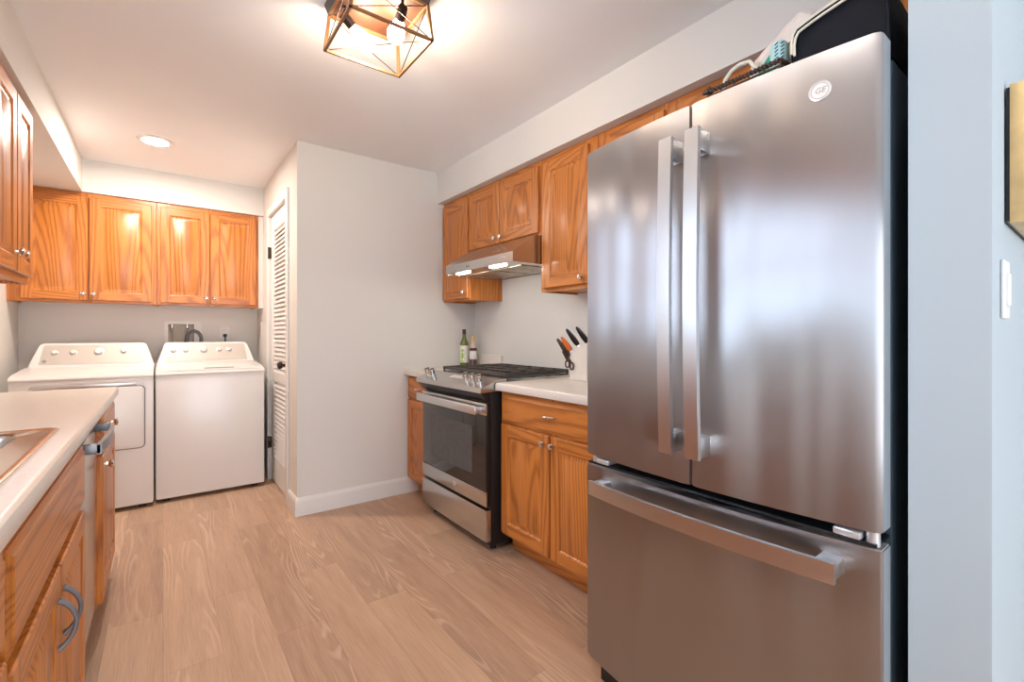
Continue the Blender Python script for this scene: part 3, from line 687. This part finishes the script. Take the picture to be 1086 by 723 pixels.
for zz in (0.022, -0.022):
    b = MB(); b.box((-0.015, -0.008, zz-0.014), (0.015, -0.005, zz+0.014), M['trim'], 0.002)
    b.box((-0.008, -0.0085, zz-0.004), (-0.006, -0.0078, zz+0.006), M['black']); b.box((0.006, -0.0085, zz-0.004), (0.008, -0.0078, zz+0.006), M['black']); b.build('socket', None, ot)
pc = thing('power_cord', 'black plug and cord dropping from the outlet behind the washer', 'cord', (0.436, YB-0.0092, 1.163))
b = MB(); b.box((-0.014, -0.028, -0.014), (0.014, 0, 0.012), None, 0.004); b.build('plug', M['black'], pc)
MB().tube([(0, -0.02, -0.01), (0, -0.03, -0.03), (0.002, -0.03, -0.07), (0.002, -0.03, -0.2)], 0.0055).build('cable', M['black'], pc)
MB().box((XC-0.006, 4.52, 1.16), (XC-0.0005, 4.59, 1.28), None, 0.002).build('switch_plate', M['trim'])
sp = bpy.data.objects['switch_plate']; tag(sp, 'small white plate on the laundry side wall beyond the louvered door', 'switch plate')

# ------------------------------------------------------------------ range
rg = thing('range', 'stainless slide-in gas range with black oven glass', 'stove', (1.40, 2.800, 0), -PI/2)
RW = 0.756
b = MB(); b.box((0.0, 0.0, 0.035), (RW, 0.615, 0.895), None, 0.003); b.build('body', M['black'], rg)
for x in (0.05, RW-0.05):
    for y in (0.05, 0.56): MB().cyl((x, y, 0), (x, y, 0.036), 0.018).build('foot', M['rubber'], rg)
def bowed(mb, x0, x1, z0, z1, y0, y1, m, bow=0.0, n=10, e=0.003):
    out = []
    for i in range(n+1): x = x0+(x1-x0)*i/n; out.append((x, y0-bow*math.sin(PI*i/n)))
    prof = out+[(x1, y1), (x0, y1)]
    mb.loft([[(x, y, z) for x, y in prof] for z in (z0, z1)], m)
# drawer
b = MB(); b.box((0.0, -0.028, 0.062), (RW, 0.012, 0.232), None, 0.004, 2); b.build('drawer', M['steel'], rg)
# oven door: glass + steel strips
od = MB(); od.box((0, -0.022, 0.252), (RW, -0.001, 0.802), None, 0.003); od = od.build('oven_door', M['black'], rg)
MB().box((0.0, -0.028, 0.250), (RW, -0.021, 0.330), None, 0.002).build('lower_trim', M['steel'], od)
MB().box((0.004, -0.027, 0.332), (RW-0.004, -0.021, 0.736), None, 0.001).build('glass', M['glassblk'], od)
b = MB(); pr = rrect(0.12, 0.40, RW-0.14, 0.665, 0.012)
b.prism(pr, lambda x, z: (x, -0.0262, z), lambda x, z: (x, -0.0275, z)); b.build('oven_window', M['grid'], od)
MB().box((0.0, -0.028, 0.738), (RW, -0.021, 0.802), None, 0.002).build('upper_trim', M['steel'], od)
h = MB(); h.box((0.002, -0.075, 0.742), (RW-0.040, -0.055, 0.790), None, 0.006, 3)
for x in (0.004, RW-0.066): h.box((x, -0.058, 0.750), (x+0.024, -0.027, 0.782), None, 0.003)
h.build('handle', M['handle'], od)
bd = MB(); bd.lathe([(0.015, 0), (0.015, 0.002), (0.013, 0.0028)], (RW*0.55, -0.028, 0.292), (0, -1, 0)); bd = bd.build('badge', M['badge'], od)
# fascia (black curved apron) under control panel
b = MB(); prof = [(0.0, 0.806), (0.0, 0.872), (-0.060, 0.872), (-0.052, 0.850), (-0.030, 0.822)]
b.prism(prof, lambda y, z: (0.004, y, z), lambda y, z: (RW-0.004, y, z)); b.build('apron', M['black'], rg)
# control panel wedge
cp = MB(); prof = [(-0.070, 0.862), (-0.066, 0.888), (0.060, 0.930), (0.10, 0.930), (0.10, 0.868)]
cp.prism(prof, lambda y, z: (-0.008, y, z), lambda y, z: (RW+0.008, y, z)); cp = cp.build('control_panel', M['steel'], rg)
ax = Vector((0, -0.042, 0.126)).normalized()
for x in (0.055, 0.120, RW-0.225, RW-0.155, RW-0.085):
    p = Vector((x, -0.012, 0.906))
    k = MB(); k.lathe([(0.021, -0.002), (0.021, 0.004), (0.016, 0.006), (0.0165, 0.024), (0.0185, 0.026), (0.0185, 0.040), (0.016, 0.043), (0.0001, 0.0435)], p, ax, M['nickel'], 20)
    q = p+ax*0.046; k.bar(q-Vector((0.0, 0.016, 0.005)), q+Vector((0.0, 0.016, 0.005)), 0.007, 0.010, M['nickel'])
    k.build('knob', None, cp)
b = MB(); b.box((RW*0.42, -0.0, 0.0), (RW*0.60, 0.03, 0.001)) ; b.bm.free()
b = MB(); b.face([(RW*0.40, 0.0, 0.9105), (RW*0.62, 0.0, 0.9105), (RW*0.62, 0.040, 0.9238), (RW*0.40, 0.040, 0.9238)]); b.build('display', M['badge'], cp)
# cooktop
ct = MB(); ct.box((-0.008, 0.10, 0.896), (RW+0.008, 0.625, 0.926), None, 0.004); ct = ct.build('cooktop', M['steel'], rg)
MB().box((0.03, 0.115, 0.9262), (RW-0.03, 0.60, 0.929), None, 0.001).build('burner_well', M['black'], ct)
for x, y, r in ((0.16, 0.22, .04), (0.16, 0.47, .035), (RW/2, 0.345, .045), (RW-0.16, 0.22, .045), (RW-0.16, 0.47, .035)):
    MB().lathe([(r, 0), (r, 0.008), (r*0.8, 0.010), (r*0.78, 0.016), (0.0001, 0.017)], (x, y, 0.929)).build('burner', M['castiron'], ct)
for i in range(3):
    gx0 = 0.022+i*0.2385; gx1 = gx0+0.235
    g = MB(); z0, z1 = 0.946, 0.958; q = 0.010
    for y in (0.118, 0.595): g.box((gx0, y-q/2, 0.938), (gx1, y+q/2, z1), None, 0.002, 1)
    for x in (gx0+q/2, gx1-q/2): g.box((x-q/2, 0.118, 0.938), (x+q/2, 0.595, z1), None, 0.002, 1)
    for y in (0.236, 0.3565, 0.477): g.box((gx0, y-q/2, z0), (gx1, y+q/2, z1+0.002), None, 0.002, 1)
    g.box(((gx0+gx1)/2-q/2, 0.118, z0), ((gx0+gx1)/2+q/2, 0.595, z1+0.001), None, 0.002, 1)
    for x in (gx0+0.006, gx1-0.006):
        for y in (0.121, 0.592): g.box((x-0.005, y-0.005, 0.929), (x+0.005, y+0.005, 0.945))
    g.build('grate', M['castiron'], ct)

# ------------------------------------------------------------------ range hood
hd = thing('range_hood', 'stainless under-cabinet range hood with two lit lamps', 'range hood', (1.55, 2.806, 0), -PI/2)
HW = 0.762; DH = XR-1.55-0.002
b = MB(); prof = [(0.0, 1.580), (0.0, 1.636), (0.165, 1.748), (DH, 1.748), (DH, 1.580), (DH-0.01, 1.580), (DH-0.01, 1.735), (0.17, 1.735), (0.012, 1.628), (0.012, 1.580)]
b.prism(prof, lambda y, z: (0.004, y, z), lambda y, z: (HW-0.004, y, z))
for x in (0, HW-0.004): b.prism([(0.0, 1.580), (0.0, 1.636), (0.165, 1.748), (DH, 1.748), (DH, 1.580)], lambda y, z, x=x: (x, y, z), lambda y, z, x=x: (x+0.004, y, z))
b.build('shell', M['steel'], hd)
b = MB(); b.box((0.006, 0.013, 1.584), (HW-0.006, DH-0.012, 1.590)); und = b.build('underside', M['steel'], hd)
b = MB()
for x in (0.09, HW/2+0.01):
    b.box((x, 0.14, 1.580), (x+HW/2-0.11, DH-0.05, 1.586), None, 0.003)
b.build('filter', M['filter'], und)
for x in (0.075, 0.475):
    b = MB(); b.box((x, 0.035, 1.576), (x+0.145, 0.065, 1.585), None, 0.003); b.build('lamp', M['hoodlamp'], und)
for x in (0.27, 0.295):
    b = MB(); b.lathe([(0.008, 0), (0.008, 0.002), (0.006, 0.003)], (x, 0.0, 1.608), (0, -1, 0)); b.build('button', M['badged'], hd)
nrm = Vector((0, -0.112, 0.165)).normalized()
for x in (0.50, 0.545):
    b = MB(); b.lathe([(0.011, 0), (0.011, 0.002), (0.009, 0.003)], (x, 0.055, 1.673), nrm); b.build('button', M['badged'], hd)
MB().box((0.655, -0.0015, 1.612), (0.695, 0.0, 1.617)).build('name_mark', M['badge'], hd)

# ------------------------------------------------------------------ refrigerator (front faces -X)
FY0, FY1 = 0.289, 1.094; FW = FY1-FY0; FX = 1.142
fg = thing('refrigerator', 'large stainless french-door refrigerator with bottom freezer on the right', 'refrigerator', (FX, FY1, 0), -PI/2)
bow = 0.030
def fy(x):  # bowed front surface
    u = (x-FW/2)/(FW/2); return -bow*(1-u*u)
b = MB(); b.box((0.004, 0.085, 0.03), (FW-0.004, 0.84, 1.755), None, 0.004); b.build('case', M['case'], fg)
b = MB(); b.box((0.02, 0.05, 0.0), (FW-0.02, 0.80, 0.08)); b.build('base_grille', M['black'], fg)
def fdoor(name, x0, x1, z0, z1, rl, rr, par=fg):
    n = 28; pts = []
    for i in range(n+1):
        x = x0+(x1-x0)*i/n; y = fy(x)
        pts.append((x, y))
    if rl: pts = [(x0, fy(x0)+0.009), (x0+0.001, fy(x0)+0.0045), (x0+0.004, fy(x0)+0.0012)]+[p for p in pts if p[0] > x0+0.008]
    if rr: pts = [p for p in pts if p[0] < x1-0.008]+[(x1-0.004, fy(x1)+0.0012), (x1-0.001, fy(x1)+0.0045), (x1, fy(x1)+0.009)]
    prof = pts+[(x1, 0.052), (x0, 0.052)]
    m_ = MB(); m_.loft([[(x, y, z) for x, y in prof] for z in (z0, z1)])
    bmesh.ops.bevel(m_.bm, geom=[e for e in m_.bm.edges if abs(e.verts[0].co.z-e.verts[1].co.z) < 1e-6 and (e.verts[0].co.y < 0.04 or e.verts[1].co.y < 0.04)], offset=0.003, segments=2, affect='EDGES')
    m_.mi(M['steelf']); m_.mi(M['doorside'])
    m_.bm.normal_update(); bmesh.ops.recalc_face_normals(m_.bm, faces=m_.bm.faces)
    for f in m_.bm.faces:
        if f.calc_center_median().y > 0.012 and abs(f.normal.x) > 0.9: f.material_index = 1
    o = m_.build(name, None, par)
    g = MB(); g.box((x0+0.012, 0.052, z0+0.01), (x1-0.012, 0.084, min(z1-0.01, 1.754))); g.build('gasket', M['rubber'], o)
    return o
xm = FY1-0.689
dl = fdoor('door', 0.0, xm-0.004, 0.775, 1.78, True, False)
dR = fdoor('door', xm+0.004, FW, 0.775, 1.78, False, True)
fz = fdoor('freezer_drawer', 0.0, FW, 0.10, 0.742, True, True)
def vhandle(par, xc):
    h = MB(); n = 16; z0, z1 = 0.862, 1.688; rg_ = []; w2 = 0.019
    yd = fy(xc)
    for i in range(n+1):
        u = i/n; z = z0+(z1-z0)*u; y = yd-0.062-0.010*math.sin(PI*u)
        rg_.append([(xc-w2, y, z), (xc+w2, y-0.001, z), (xc+w2, y+0.012, z), (xc-w2, y+0.012, z)])
    h.loft(rg_)
    for za, zb in ((z0, z0+0.055), (z1-0.055, z1)):
        h.box((xc-w2+0.004, yd-0.056, za), (xc+w2-0.004, yd+0.001, zb), None, 0.004)
    return h.build('handle', M['handle'], par)
vhandle(dl, xm-0.036); vhandle(dR, xm+0.040)
h = MB(); n = 24; rg_ = []; x0, x1 = 0.080, FW-0.060; z0, z1 = 0.672, 0.714
for i in range(n+1):
    x = x0+(x1-x0)*i/n; y = fy(x)-0.052
    rg_.append([(x, y-0.012, z0), (x, y, z0), (x, y, z1), (x, y-0.012, z1)])
h.loft(rg_)
for x in (x0+0.001, x1-0.041): h.box((x, min(fy(x), fy(x+0.04))-0.055, z0+0.004), (x+0.040, 0.0+max(fy(x), fy(x+0.04))+0.002, z1-0.004), None, 0.004)
h.build('handle', M['handle'], fz)
for x in (0.05, FW-0.085):
    b = MB(); b.box((x, -0.006, 0.752), (x+0.05, 0.05, 0.768), M['badge'], 0.004); b.cyl((x+(0.066 if x > 0.3 else -0.018), 0.016, 0.744), (x+(0.066 if x > 0.3 else -0.018), 0.016, 0.774), 0.012, None, M['badge']); b.build('hinge', None, fg)
for x in (0.03, FW-0.06):
    b = MB(); b.box((x, 0.03, 1.757), (x+0.035, 0.066, 1.775), None, 0.004); b.build('hinge_cover', M['case'], fg)
MB().box((0.002, 0.056, 0.10), (FW-0.002, 0.084, 1.77)).bm.free()
b = MB(); b.box((0.01, 0.0, 0.7445), (FW-0.01, 0.084, 0.751)); b.build('divider_rail', M['black'], fg)
# badge
lx = FY1-0.394; ly = fy(lx); sl = math.atan2(2*bow*((lx-FW/2)/(FW/2))/(FW/2), 1)
nrm = Vector((math.sin(sl), -math.cos(sl), 0))
b = MB(); b.lathe([(0.0215, -0.001), (0.0215, 0.0015), (0.0190, 0.0022), (0.0185, 0.0012), (0.0001, 0.0012)], (lx, ly, 1.698), nrm, None, 32); bdg = b.build('badge', M['badge'], dR)
text_mesh('emblem_script', 'GE', 0.0165, M['badged'], bdg, (lx+nrm.x*0.0018, ly+nrm.y*0.0018, 1.698), (PI/2, 0, sl), 0.0004, 0.3)
b = MB(); e1 = Vector((math.cos(sl), math.sin(sl), 0)); e3 = Vector((0, 0, 1)); c0 = Vector((lx, ly, 1.698))+nrm*0.0014
b.tube([c0+e1*0.0162*math.cos(q)+e3*0.0162*math.sin(q) for q in [2*PI*k/40 for k in range(40)]], 0.0006, None, 6, closed=True)
b.build('emblem_scroll', M['badged'], bdg)
# small badge lettering on oven
text_mesh('emblem_script', 'GE', 0.015, M['badged'], bd, (RW*0.55, -0.0312, 0.292), (PI/2, 0, 0), 0.0003, 0.3)

# ------------------------------------------------------------------ things on top of the refrigerator
ZF = 1.757
def soft(mb_obj, lv=2, disp=0.0, sc=0.08, seed=0):
    s = mb_obj.modifiers.new('round', 'SUBSURF'); s.levels = lv; s.render_levels = lv
    if disp:
        tx = bpy.data.textures.new('crinkle', 'CLOUDS'); tx.noise_scale = sc
        dm = mb_obj.modifiers.new('crinkle', 'DISPLACE'); dm.texture = tx; dm.strength = disp; dm.mid_level = 0.5
bag = thing('duffel_bag', 'black nylon bag with cream zipper piping on top of refrigerator', 'bag', (1.30, 0.40, ZF+0.003))
outl = [(0.083, 0.004), (0.088, 0.10), (0.086, 0.135), (0.078, 0.150), (0.043, 0.161), (-0.014, 0.174), (-0.06, 0.182), (-0.095, 0.172), (-0.104, 0.10), (-0.104, 0.004)]
def bring(x, s, dz=0): return [(x, y*s-0.006*(1-s), z*s+0.002) for y, z in outl]
b = MB(); b.loft([bring(-0.078, 0.93), bring(-0.086, 0.97), bring(-0.05, 1.0), bring(0.12, 1.0), bring(0.34, 1.0), bring(0.37, 0.95)])
bo = b.build('bag_body', M['nylon'], bag)
tx = bpy.data.textures.new('folds', 'CLOUDS'); tx.noise_scale = 0.10
sb = bo.modifiers.new('sub', 'SUBSURF'); sb.subdivision_type = 'SIMPLE'; sb.levels = 3; sb.render_levels = 3
dm = bo.modifiers.new('folds', 'DISPLACE'); dm.texture = tx; dm.strength = 0.008; dm.mid_level = 0.9
for dx, q in ((-0.0845, 0.90), (-0.0855, 0.965)):
    pts = [(dx, y*q, z*q+0.003) for y, z in [(0.087, 0.09), (0.088, 0.12), (0.085, 0.138), (0.078, 0.150), (0.06, 0.156), (0.043, 0.161), (0.014, 0.168), (-0.014, 0.174), (-0.04, 0.179), (-0.06, 0.182), (-0.085, 0.176)]]
    MB().tube(pts, 0.0030, None, 8).build('piping', M['cream'], bag)
# wire basket
bk = thing('wire_basket', 'dark woven basket with a knotted rim on top of refrigerator', 'basket', (1.305, 0.60, ZF))
bx0, bx1, by0, by1, bh = -0.105, 0.105, -0.098, 0.098, 0.088
b = MB()
def ringp(z, g, n=1): 
    per = []
    cs_ = [(bx0+g, by0+g), (bx1-g, by0+g), (bx1-g, by1-g), (bx0+g, by1-g)]
    for i in range(4):
        p, q = cs_[i], cs_[(i+1) % 4]
        for k in range(20): per.append((p[0]+(q[0]-p[0])*k/20, p[1]+(q[1]-p[1])*k/20, z))
    return per
for z in (0.004, 0.022, 0.040, 0.058, 0.074): b.tube(ringp(z, 0.004), 0.0032, None, 6, closed=True)
base = ringp(0.003, 0.004)
for k in range(0, 80, 4): b.cyl(base[k], (base[k][0], base[k][1], 0.085), 0.0024, None, None, 6)
for k in range(1, 10):
    y = by0+(by1-by0)*k/10; b.cyl((bx0+0.004, y, 0.004), (bx1-0.004, y, 0.004), 0.0024, None, None, 6)
b.build('basket_body', M['darkbrown'], bk)
b = MB(); rp = ringp(bh-0.001, 0.003)
for ph in (0, PI):
    pts = []
    m_ = len(rp)*3
    for i in range(m_):
        u = i/3; k = int(u); f_ = u-k; p = Vector(rp[k % 80]).lerp(Vector(rp[(k+1) % 80]), f_)
        a_ = ph+u*1.25*2*PI/2.5; side = (k % 80)//20
        nrm = Vector([(0, 1, 0), (1, 0, 0), (0, 1, 0), (1, 0, 0)][side])
        pts.append(p+nrm*0.004*math.cos(a_)+Vector((0, 0, 1))*0.004*math.sin(a_))
    b.tube(pts, 0.0034, None, 6, closed=True)
b.build('braided_rim', M['darkbrown'], bk)
b = MB()
for k in range(7):
    a_ = k*2.4; c_ = Vector((bx0+0.002+0.005*math.cos(a_), by1-0.002+0.007*math.sin(a_), bh+0.002+0.006*math.sin(a_*1.7)))
    b.lathe([(0.0001, -0.006), (0.0045, -0.004), (0.006, 0), (0.0045, 0.004), (0.0001, 0.006)], c_, (math.cos(a_), 0.3, math.sin(a_)), None, 8)
b.build('rim_knot', M['darkbrown'], bk)
pb = thing('plastic_pouch', 'crumpled pink-beige plastic pouch with a green print beside the black bag', 'pouch', (1.318, 0.55, ZF))
out_ = [(0.04, 0.010), (0.065, 0.07), (0.086, 0.128), (0.060, 0.168), (0.012, 0.198), (-0.020, 0.224), (-0.062, 0.250), (-0.098, 0.226), (-0.098, 0.196), (-0.052, 0.184), (-0.046, 0.13), (-0.046, 0.010)]
cy_, cz_ = 0.005, 0.13
def pring(x, k): return [(x, cy_+(y-cy_)*k, cz_+(z-cz_)*k) for y, z in out_]
b = MB(); b.loft([pring(-0.044, 0.55), pring(-0.036, 0.85), pring(-0.012, 0.99), pring(0.012, 0.99), pring(0.036, 0.85), pring(0.044, 0.55)])
po = b.build('pouch_body', M['poly'], pb)
s_ = po.modifiers.new('sub', 'SUBSURF'); s_.subdivision_type = 'SIMPLE'; s_.levels = 3; s_.render_levels = 3
tx = bpy.data.textures.new('crinkle', 'CLOUDS'); tx.noise_scale = 0.035
dm = po.modifiers.new('crinkle', 'DISPLACE'); dm.texture = tx; dm.strength = 0.014; dm.mid_level = 0.6
b = MB(); b.loft([[(dx, y, z) for y, z in ((0.044, 0.108), (0.006, 0.096), (-0.020, 0.135), (0.006, 0.150))] for dx in (-0.052, -0.030)]); b.build('print_patch', M['teal'], pb)
sc_ = thing('canister', 'pale teal canister with navy lettering between pouch and black bag', 'canister', (1.240, 0.523, ZF+0.008))
b = MB(); b.lathe([(0.019, 0), (0.021, 0.004), (0.021, 0.128), (0.017, 0.140), (0.009, 0.146), (0.0001, 0.147)]); b.build('can_body', M['paleteal'], sc_)
b = MB()
for i in range(6):
    z = 0.085+i*0.009
    for a0 in (-150, -185):
        b.tube([(0.0214*math.cos(math.radians(a0+j*5)), 0.0214*math.sin(math.radians(a0+j*5)), z+j*0.0012) for j in range(5)], 0.0014, None, 6)
b.build('lettering', M['navy'], sc_)
o = MB().tube([(1.25, 0.680, ZF+0.014), (1.25, 0.684, ZF+0.06), (1.25, 0.680, ZF+0.10), (1.25, 0.668, ZF+0.126), (1.25, 0.650, ZF+0.143), (1.25, 0.628, ZF+0.149), (1.25, 0.602, ZF+0.145), (1.25, 0.585, ZF+0.12), (1.245, 0.578, ZF+0.06), (1.245, 0.575, ZF+0.014)], 0.0055, None, 10).build('white_cable', M['cream']); tag(o, 'thick white cable looping up out of the basket on the refrigerator', 'cable')

# ------------------------------------------------------------------ bottles and knife block
def bottle(name, label, loc, kind):
    t = thing(name, label, 'bottle', loc)
    if kind == 'oil':
        MB().lathe([(0.030, 0), (0.033, 0.003), (0.033, 0.175), (0.030, 0.195), (0.016, 0.225), (0.0135, 0.24), (0.0135, 0.262)]).build('glass_body', M['greenglass'], t)
        MB().lathe([(0.0145, 0.258), (0.0145, 0.296), (0.013, 0.298), (0.0001, 0.2985)]).build('cap', M['black'], t)
        MB().lathe([(0.0335, 0.035), (0.0337, 0.036), (0.0337, 0.168), (0.0335, 0.169)]).build('label', M['paper'], t)
        b = MB()
        for a0, z, r in ((215, 0.115, 0.024), (212, 0.062, 0.026)):
            a = math.radians(a0); c_ = Vector((0.0338*math.cos(a), 0.0338*math.sin(a), z))
            pts = []
            rg2 = []
            for k in range(20):
                q = 2*PI*k/20; da = r*math.cos(q)*0.8/0.0338; rg2.append((0.0342*math.cos(a+da), 0.0342*math.sin(a+da), z+r*1.1*math.sin(q)))
            f = b.bm.verts.new((0.0345*math.cos(a), 0.0345*math.sin(a), z)); vs = [b.bm.verts.new(p) for p in rg2]
            for k in range(20): b.bm.faces.new((f, vs[k], vs[(k+1) % 20]))
        b.build('label_print', M['leafgreen'], t)
    else:
        MB().lathe([(0.026, 0), (0.028, 0.003), (0.028, 0.06), (0.027, 0.062)]).build('sauce', M['darkred'], t)
        MB().lathe([(0.0275, 0.060), (0.0275, 0.155), (0.022, 0.175), (0.012, 0.195), (0.011, 0.21)]).build('glass_body', M['clear'], t)
        MB().lathe([(0.014, 0.205), (0.0145, 0.235), (0.013, 0.245), (0.0001, 0.246)]).build('cap', M['tan'], t)
        MB().lathe([(0.0285, 0.065), (0.0287, 0.066), (0.0287, 0.125), (0.0285, 0.126)]).build('label', M['paper'], t)
        MB().lathe([(0.0286, 0.130), (0.0287, 0.131), (0.0287, 0.150), (0.0286, 0.151)]).build('neck_band', M['darkred'], t)
    return t
bottle('oil_bottle', 'green olive oil bottle with pale leafy label in the counter corner', (1.905, 3.150, 0.9142), 'oil')
bottle('sauce_bottle', 'smaller dark red sauce bottle with tan cap beside the oil bottle', (1.945, 3.080, 0.9142), 'sauce')
kb = thing('knife_block', 'cream knife block partly hidden behind the refrigerator edge', 'knife block', (1.90, 1.845, 0.9142))
b = MB(); prof = [(0.0545, 0), (0.060, 0.12), (0.020, 0.175), (-0.085, 0.215), (-0.085, 0)]
b.prism(prof, lambda y, z: (-0.055, y, z), lambda y, z: (0.055, y, z)); bmesh.ops.bevel(b.bm, geom=list(b.bm.edges), offset=0.004, segments=2, affect='EDGES'); b.build('block', M['knifeblk'], kb)
def kn(label, x, y, z, ln, m, name='kitchen_knife'):
    dirv = Vector((-0.30, 0.52, 0.80)).normalized()
    t = thing(name, label, 'knife', (1.90+x, 1.845+y, 0.9142+z), 0, 'knives in the block')
    b = MB(); p = Vector((0, 0, 0)); b.bar(p-dirv*0.010, p+dirv*0.022, 0.003, 0.016, M['nickel'], up=(0, 0, 1)); b.build('blade', None, t)
    b = MB(); rings = []
    for i in range(9):
        u = i/8; c_ = p+dirv*(0.020+ln*u); hw = 0.008+0.003*math.sin(PI*u*1.2+0.4); 
        up = Vector((0, 0.866, -0.5)); hx = 0.0075*(1 if 0 < i < 8 else 0.6); hw *= (1 if 0 < i < 8 else 0.65)
        rings.append([c_+Vector((1, 0, 0))*hx*math.cos(2*PI*k/12)+up*hw*1.8*math.sin(2*PI*k/12) for k in range(12)])
    b.loft(rings); b.build('grip', m, t)
    return t
kn('black-handled knife leaning furthest left out of the knife block', -0.035, 0.060, 0.120, 0.120, M['darkbrown'])
kn('orange-handled knife in the front of the knife block', -0.050, 0.030, 0.150, 0.095, M['orange'])
kn('black-handled knife standing behind the orange handle in the knife block', -0.012, 0.012, 0.180, 0.115, M['black'])
kn('rearmost black-handled knife in the knife block beside the refrigerator', 0.030, -0.026, 0.192, 0.115, M['black'])
scs = thing('scissors', 'dark-handled scissors hanging from the front of the knife block', 'scissors', (1.838, 1.893, 0.9142+0.085))
b = MB()
for dy in (0.017, -0.017):
    b.tube([(0.0, dy+0.015*math.cos(q), 0.020*math.sin(q)+dy*0.3) for q in [2*PI*k/18 for k in range(18)]], 0.0042, None, 8, closed=True)
b.build('finger_loops', M['darkbrown'], scs)
b = MB(); b.bar((0, 0.012, 0.018), (0, 0.055, 0.075), 0.010, 0.006); b.bar((0, -0.010, 0.018), (0.0, 0.045, 0.078), 0.010, 0.006); b.build('shanks', M['darkbrown'], scs)

# ------------------------------------------------------------------ ceiling light
cl = thing('ceiling_light', 'square bronze cage ceiling light with two glowing bulbs', 'ceiling light', (0.637, 1.672, ZC))
b = MB(); s1, s2 = 0.150, 0.140
def sq(s, z): return [(-s, -s, z), (s, -s, z), (s, s, z), (-s, s, z)]
b.loft([sq(s1, 0), sq(s1, -0.004), sq(s2, -0.040), sq(s2-0.008, -0.040), sq(s2-0.008, -0.030)], None, True, False)
b.build('canopy', M['bronzebox'], cl)
b = MB(); b.box((-s2+0.006, -s2+0.006, -0.036), (s2-0.006, s2-0.006, -0.028)); pl = b.build('back_plate', M['plate'], cl)
cgm = MB(); tz, bz, ts, bs = -0.044, -0.172, 0.136, 0.148
for (sx, sy) in ((-1, -1), (1, -1), (1, 1), (-1, 1)):
    cgm.bar((sx*ts, sy*ts, tz), (sx*bs, sy*bs, bz), 0.011, 0.011)
for z, s_ in ((tz, ts), (bz, bs)):
    e_ = s_+0.0045
    cgm.bar((-e_, -s_, z), (e_, -s_, z), 0.009, 0.009); cgm.bar((-e_, s_, z), (e_, s_, z), 0.009, 0.009)
    cgm.bar((-s_, -e_, z), (-s_, e_, z), 0.009, 0.009); cgm.bar((s_, -e_, z), (s_, e_, z), 0.009, 0.009)
cgm.build('cage', M['brass'], cl)
wr = MB()
for (ax_, sg) in ((0, -1), (0, 1), (1, -1), (1, 1)):
    for a, c_ in ((-1, 1), (1, -1)):
        p0 = [0, 0, tz]; p1 = [0, 0, bz]; p0[ax_] = sg*ts; p0[1-ax_] = a*ts; p1[ax_] = sg*bs; p1[1-ax_] = c_*bs
        wr.cyl(p0, p1, 0.0018, None, None, 6)
wr.build('cross_wires', M['bronze'], cl)
def bulb(p, q):
    p, q = Vector(p), Vector(q); ax_ = (q-p).normalized(); ln = (q-p).length
    s_ = MB(); s_.lathe([(0.016, -0.012), (0.018, 0.0), (0.018, 0.034), (0.015, 0.036)], p, ax_); s_ = s_.build('socket', M['bronze'], pl)
    MB().cyl((p.x, p.y, -0.036), p, 0.006).build('stem', M['bronze'], s_)
    o = p+ax_*0.034
    MB().lathe([(0.013, 0), (0.016, 0.012), (0.025, 0.036), (0.031, 0.058), (0.031, 0.074), (0.025, 0.090), (0.013, 0.100), (0.0001, 0.103)], o, ax_, None, 20).build('bulb', M['bulb'], s_)
bulb((-0.100, 0.062, -0.075), (-0.028, 0.080, -0.120))
bulb((0.052, -0.105, -0.078), (0.072, 0.020, -0.120))
rc = thing('recessed_light', 'small round recessed ceiling light near the laundry cabinets', 'ceiling light', (-0.038, 3.758, ZC))
MB().lathe([(0.098, -0.0005), (0.098, -0.004), (0.090, -0.008), (0.072, -0.010), (0.066, -0.006)], n=36).build('trim_ring', M['trim'], rc)
MB().lathe([(0.0665, -0.004), (0.0665, -0.0075), (0.0001, -0.0075)], n=36).build('lens', M['can'], rc)
rc_fill = copy_tree(rc); rc_fill.location = (-0.038, 0.30, ZC); rc_fill['label'] = 'added unseen fill light above the camera, copied from the recessed light'  # extra lamp out of view, added to brighten the near end
for ch in rc_fill.children:
    if ch.name.startswith('lens'): ch.data = ch.data.copy(); ch.data.materials[0] = M['can_fill']

# ------------------------------------------------------------------ picture frame and switch on the stub wall
pf = thing('picture_frame', 'thick gold picture frame hanging at the right edge of the photo', 'picture frame', (1.34, YS0-0.008, 1.395))
fw, fh, mw = 0.42, 0.275, 0.045
b = MB()
pro = [(0, 0), (0, -0.030), (0.006, -0.038), (0.014, -0.036), (0.020, -0.030), (0.034, -0.020), (0.045, -0.016), (0.045, 0)]
def fring(ins, y): return [(ins, y, ins), (fw-ins, y, ins), (fw-ins, y, fh-ins), (ins, y, fh-ins)]
rr = [fring(i, y) for i, y in pro]
b.loft(rr+[rr[0]], None, False, False); b.build('moulding', M['goldframe'], pf)
b = MB(); b.loft([fring(0.004, 0.0), fring(0.004, 0.006), fring(0.03, 0.006), fring(0.03, 0.0)], None, True, True); b.build('backing', M['black'], pf)
b = MB(); b.box((mw-0.004, -0.012, mw-0.004), (fw-mw+0.004, -0.006, fh-mw+0.004)); b.build('picture', M['paper'], pf)
sw = thing('light_switch', 'white light switch on the wall below the gold frame', 'light switch', (1.325, YS0-0.0005, 1.262))
MB().box((-0.035, -0.006, -0.057), (0.035, 0, 0.057), None, 0.003).build('cover_plate', M['trim'], sw)
MB().box((-0.016, -0.010, -0.032), (0.016, -0.005, 0.032), None, 0.002).build('rocker', M['trim'], sw)
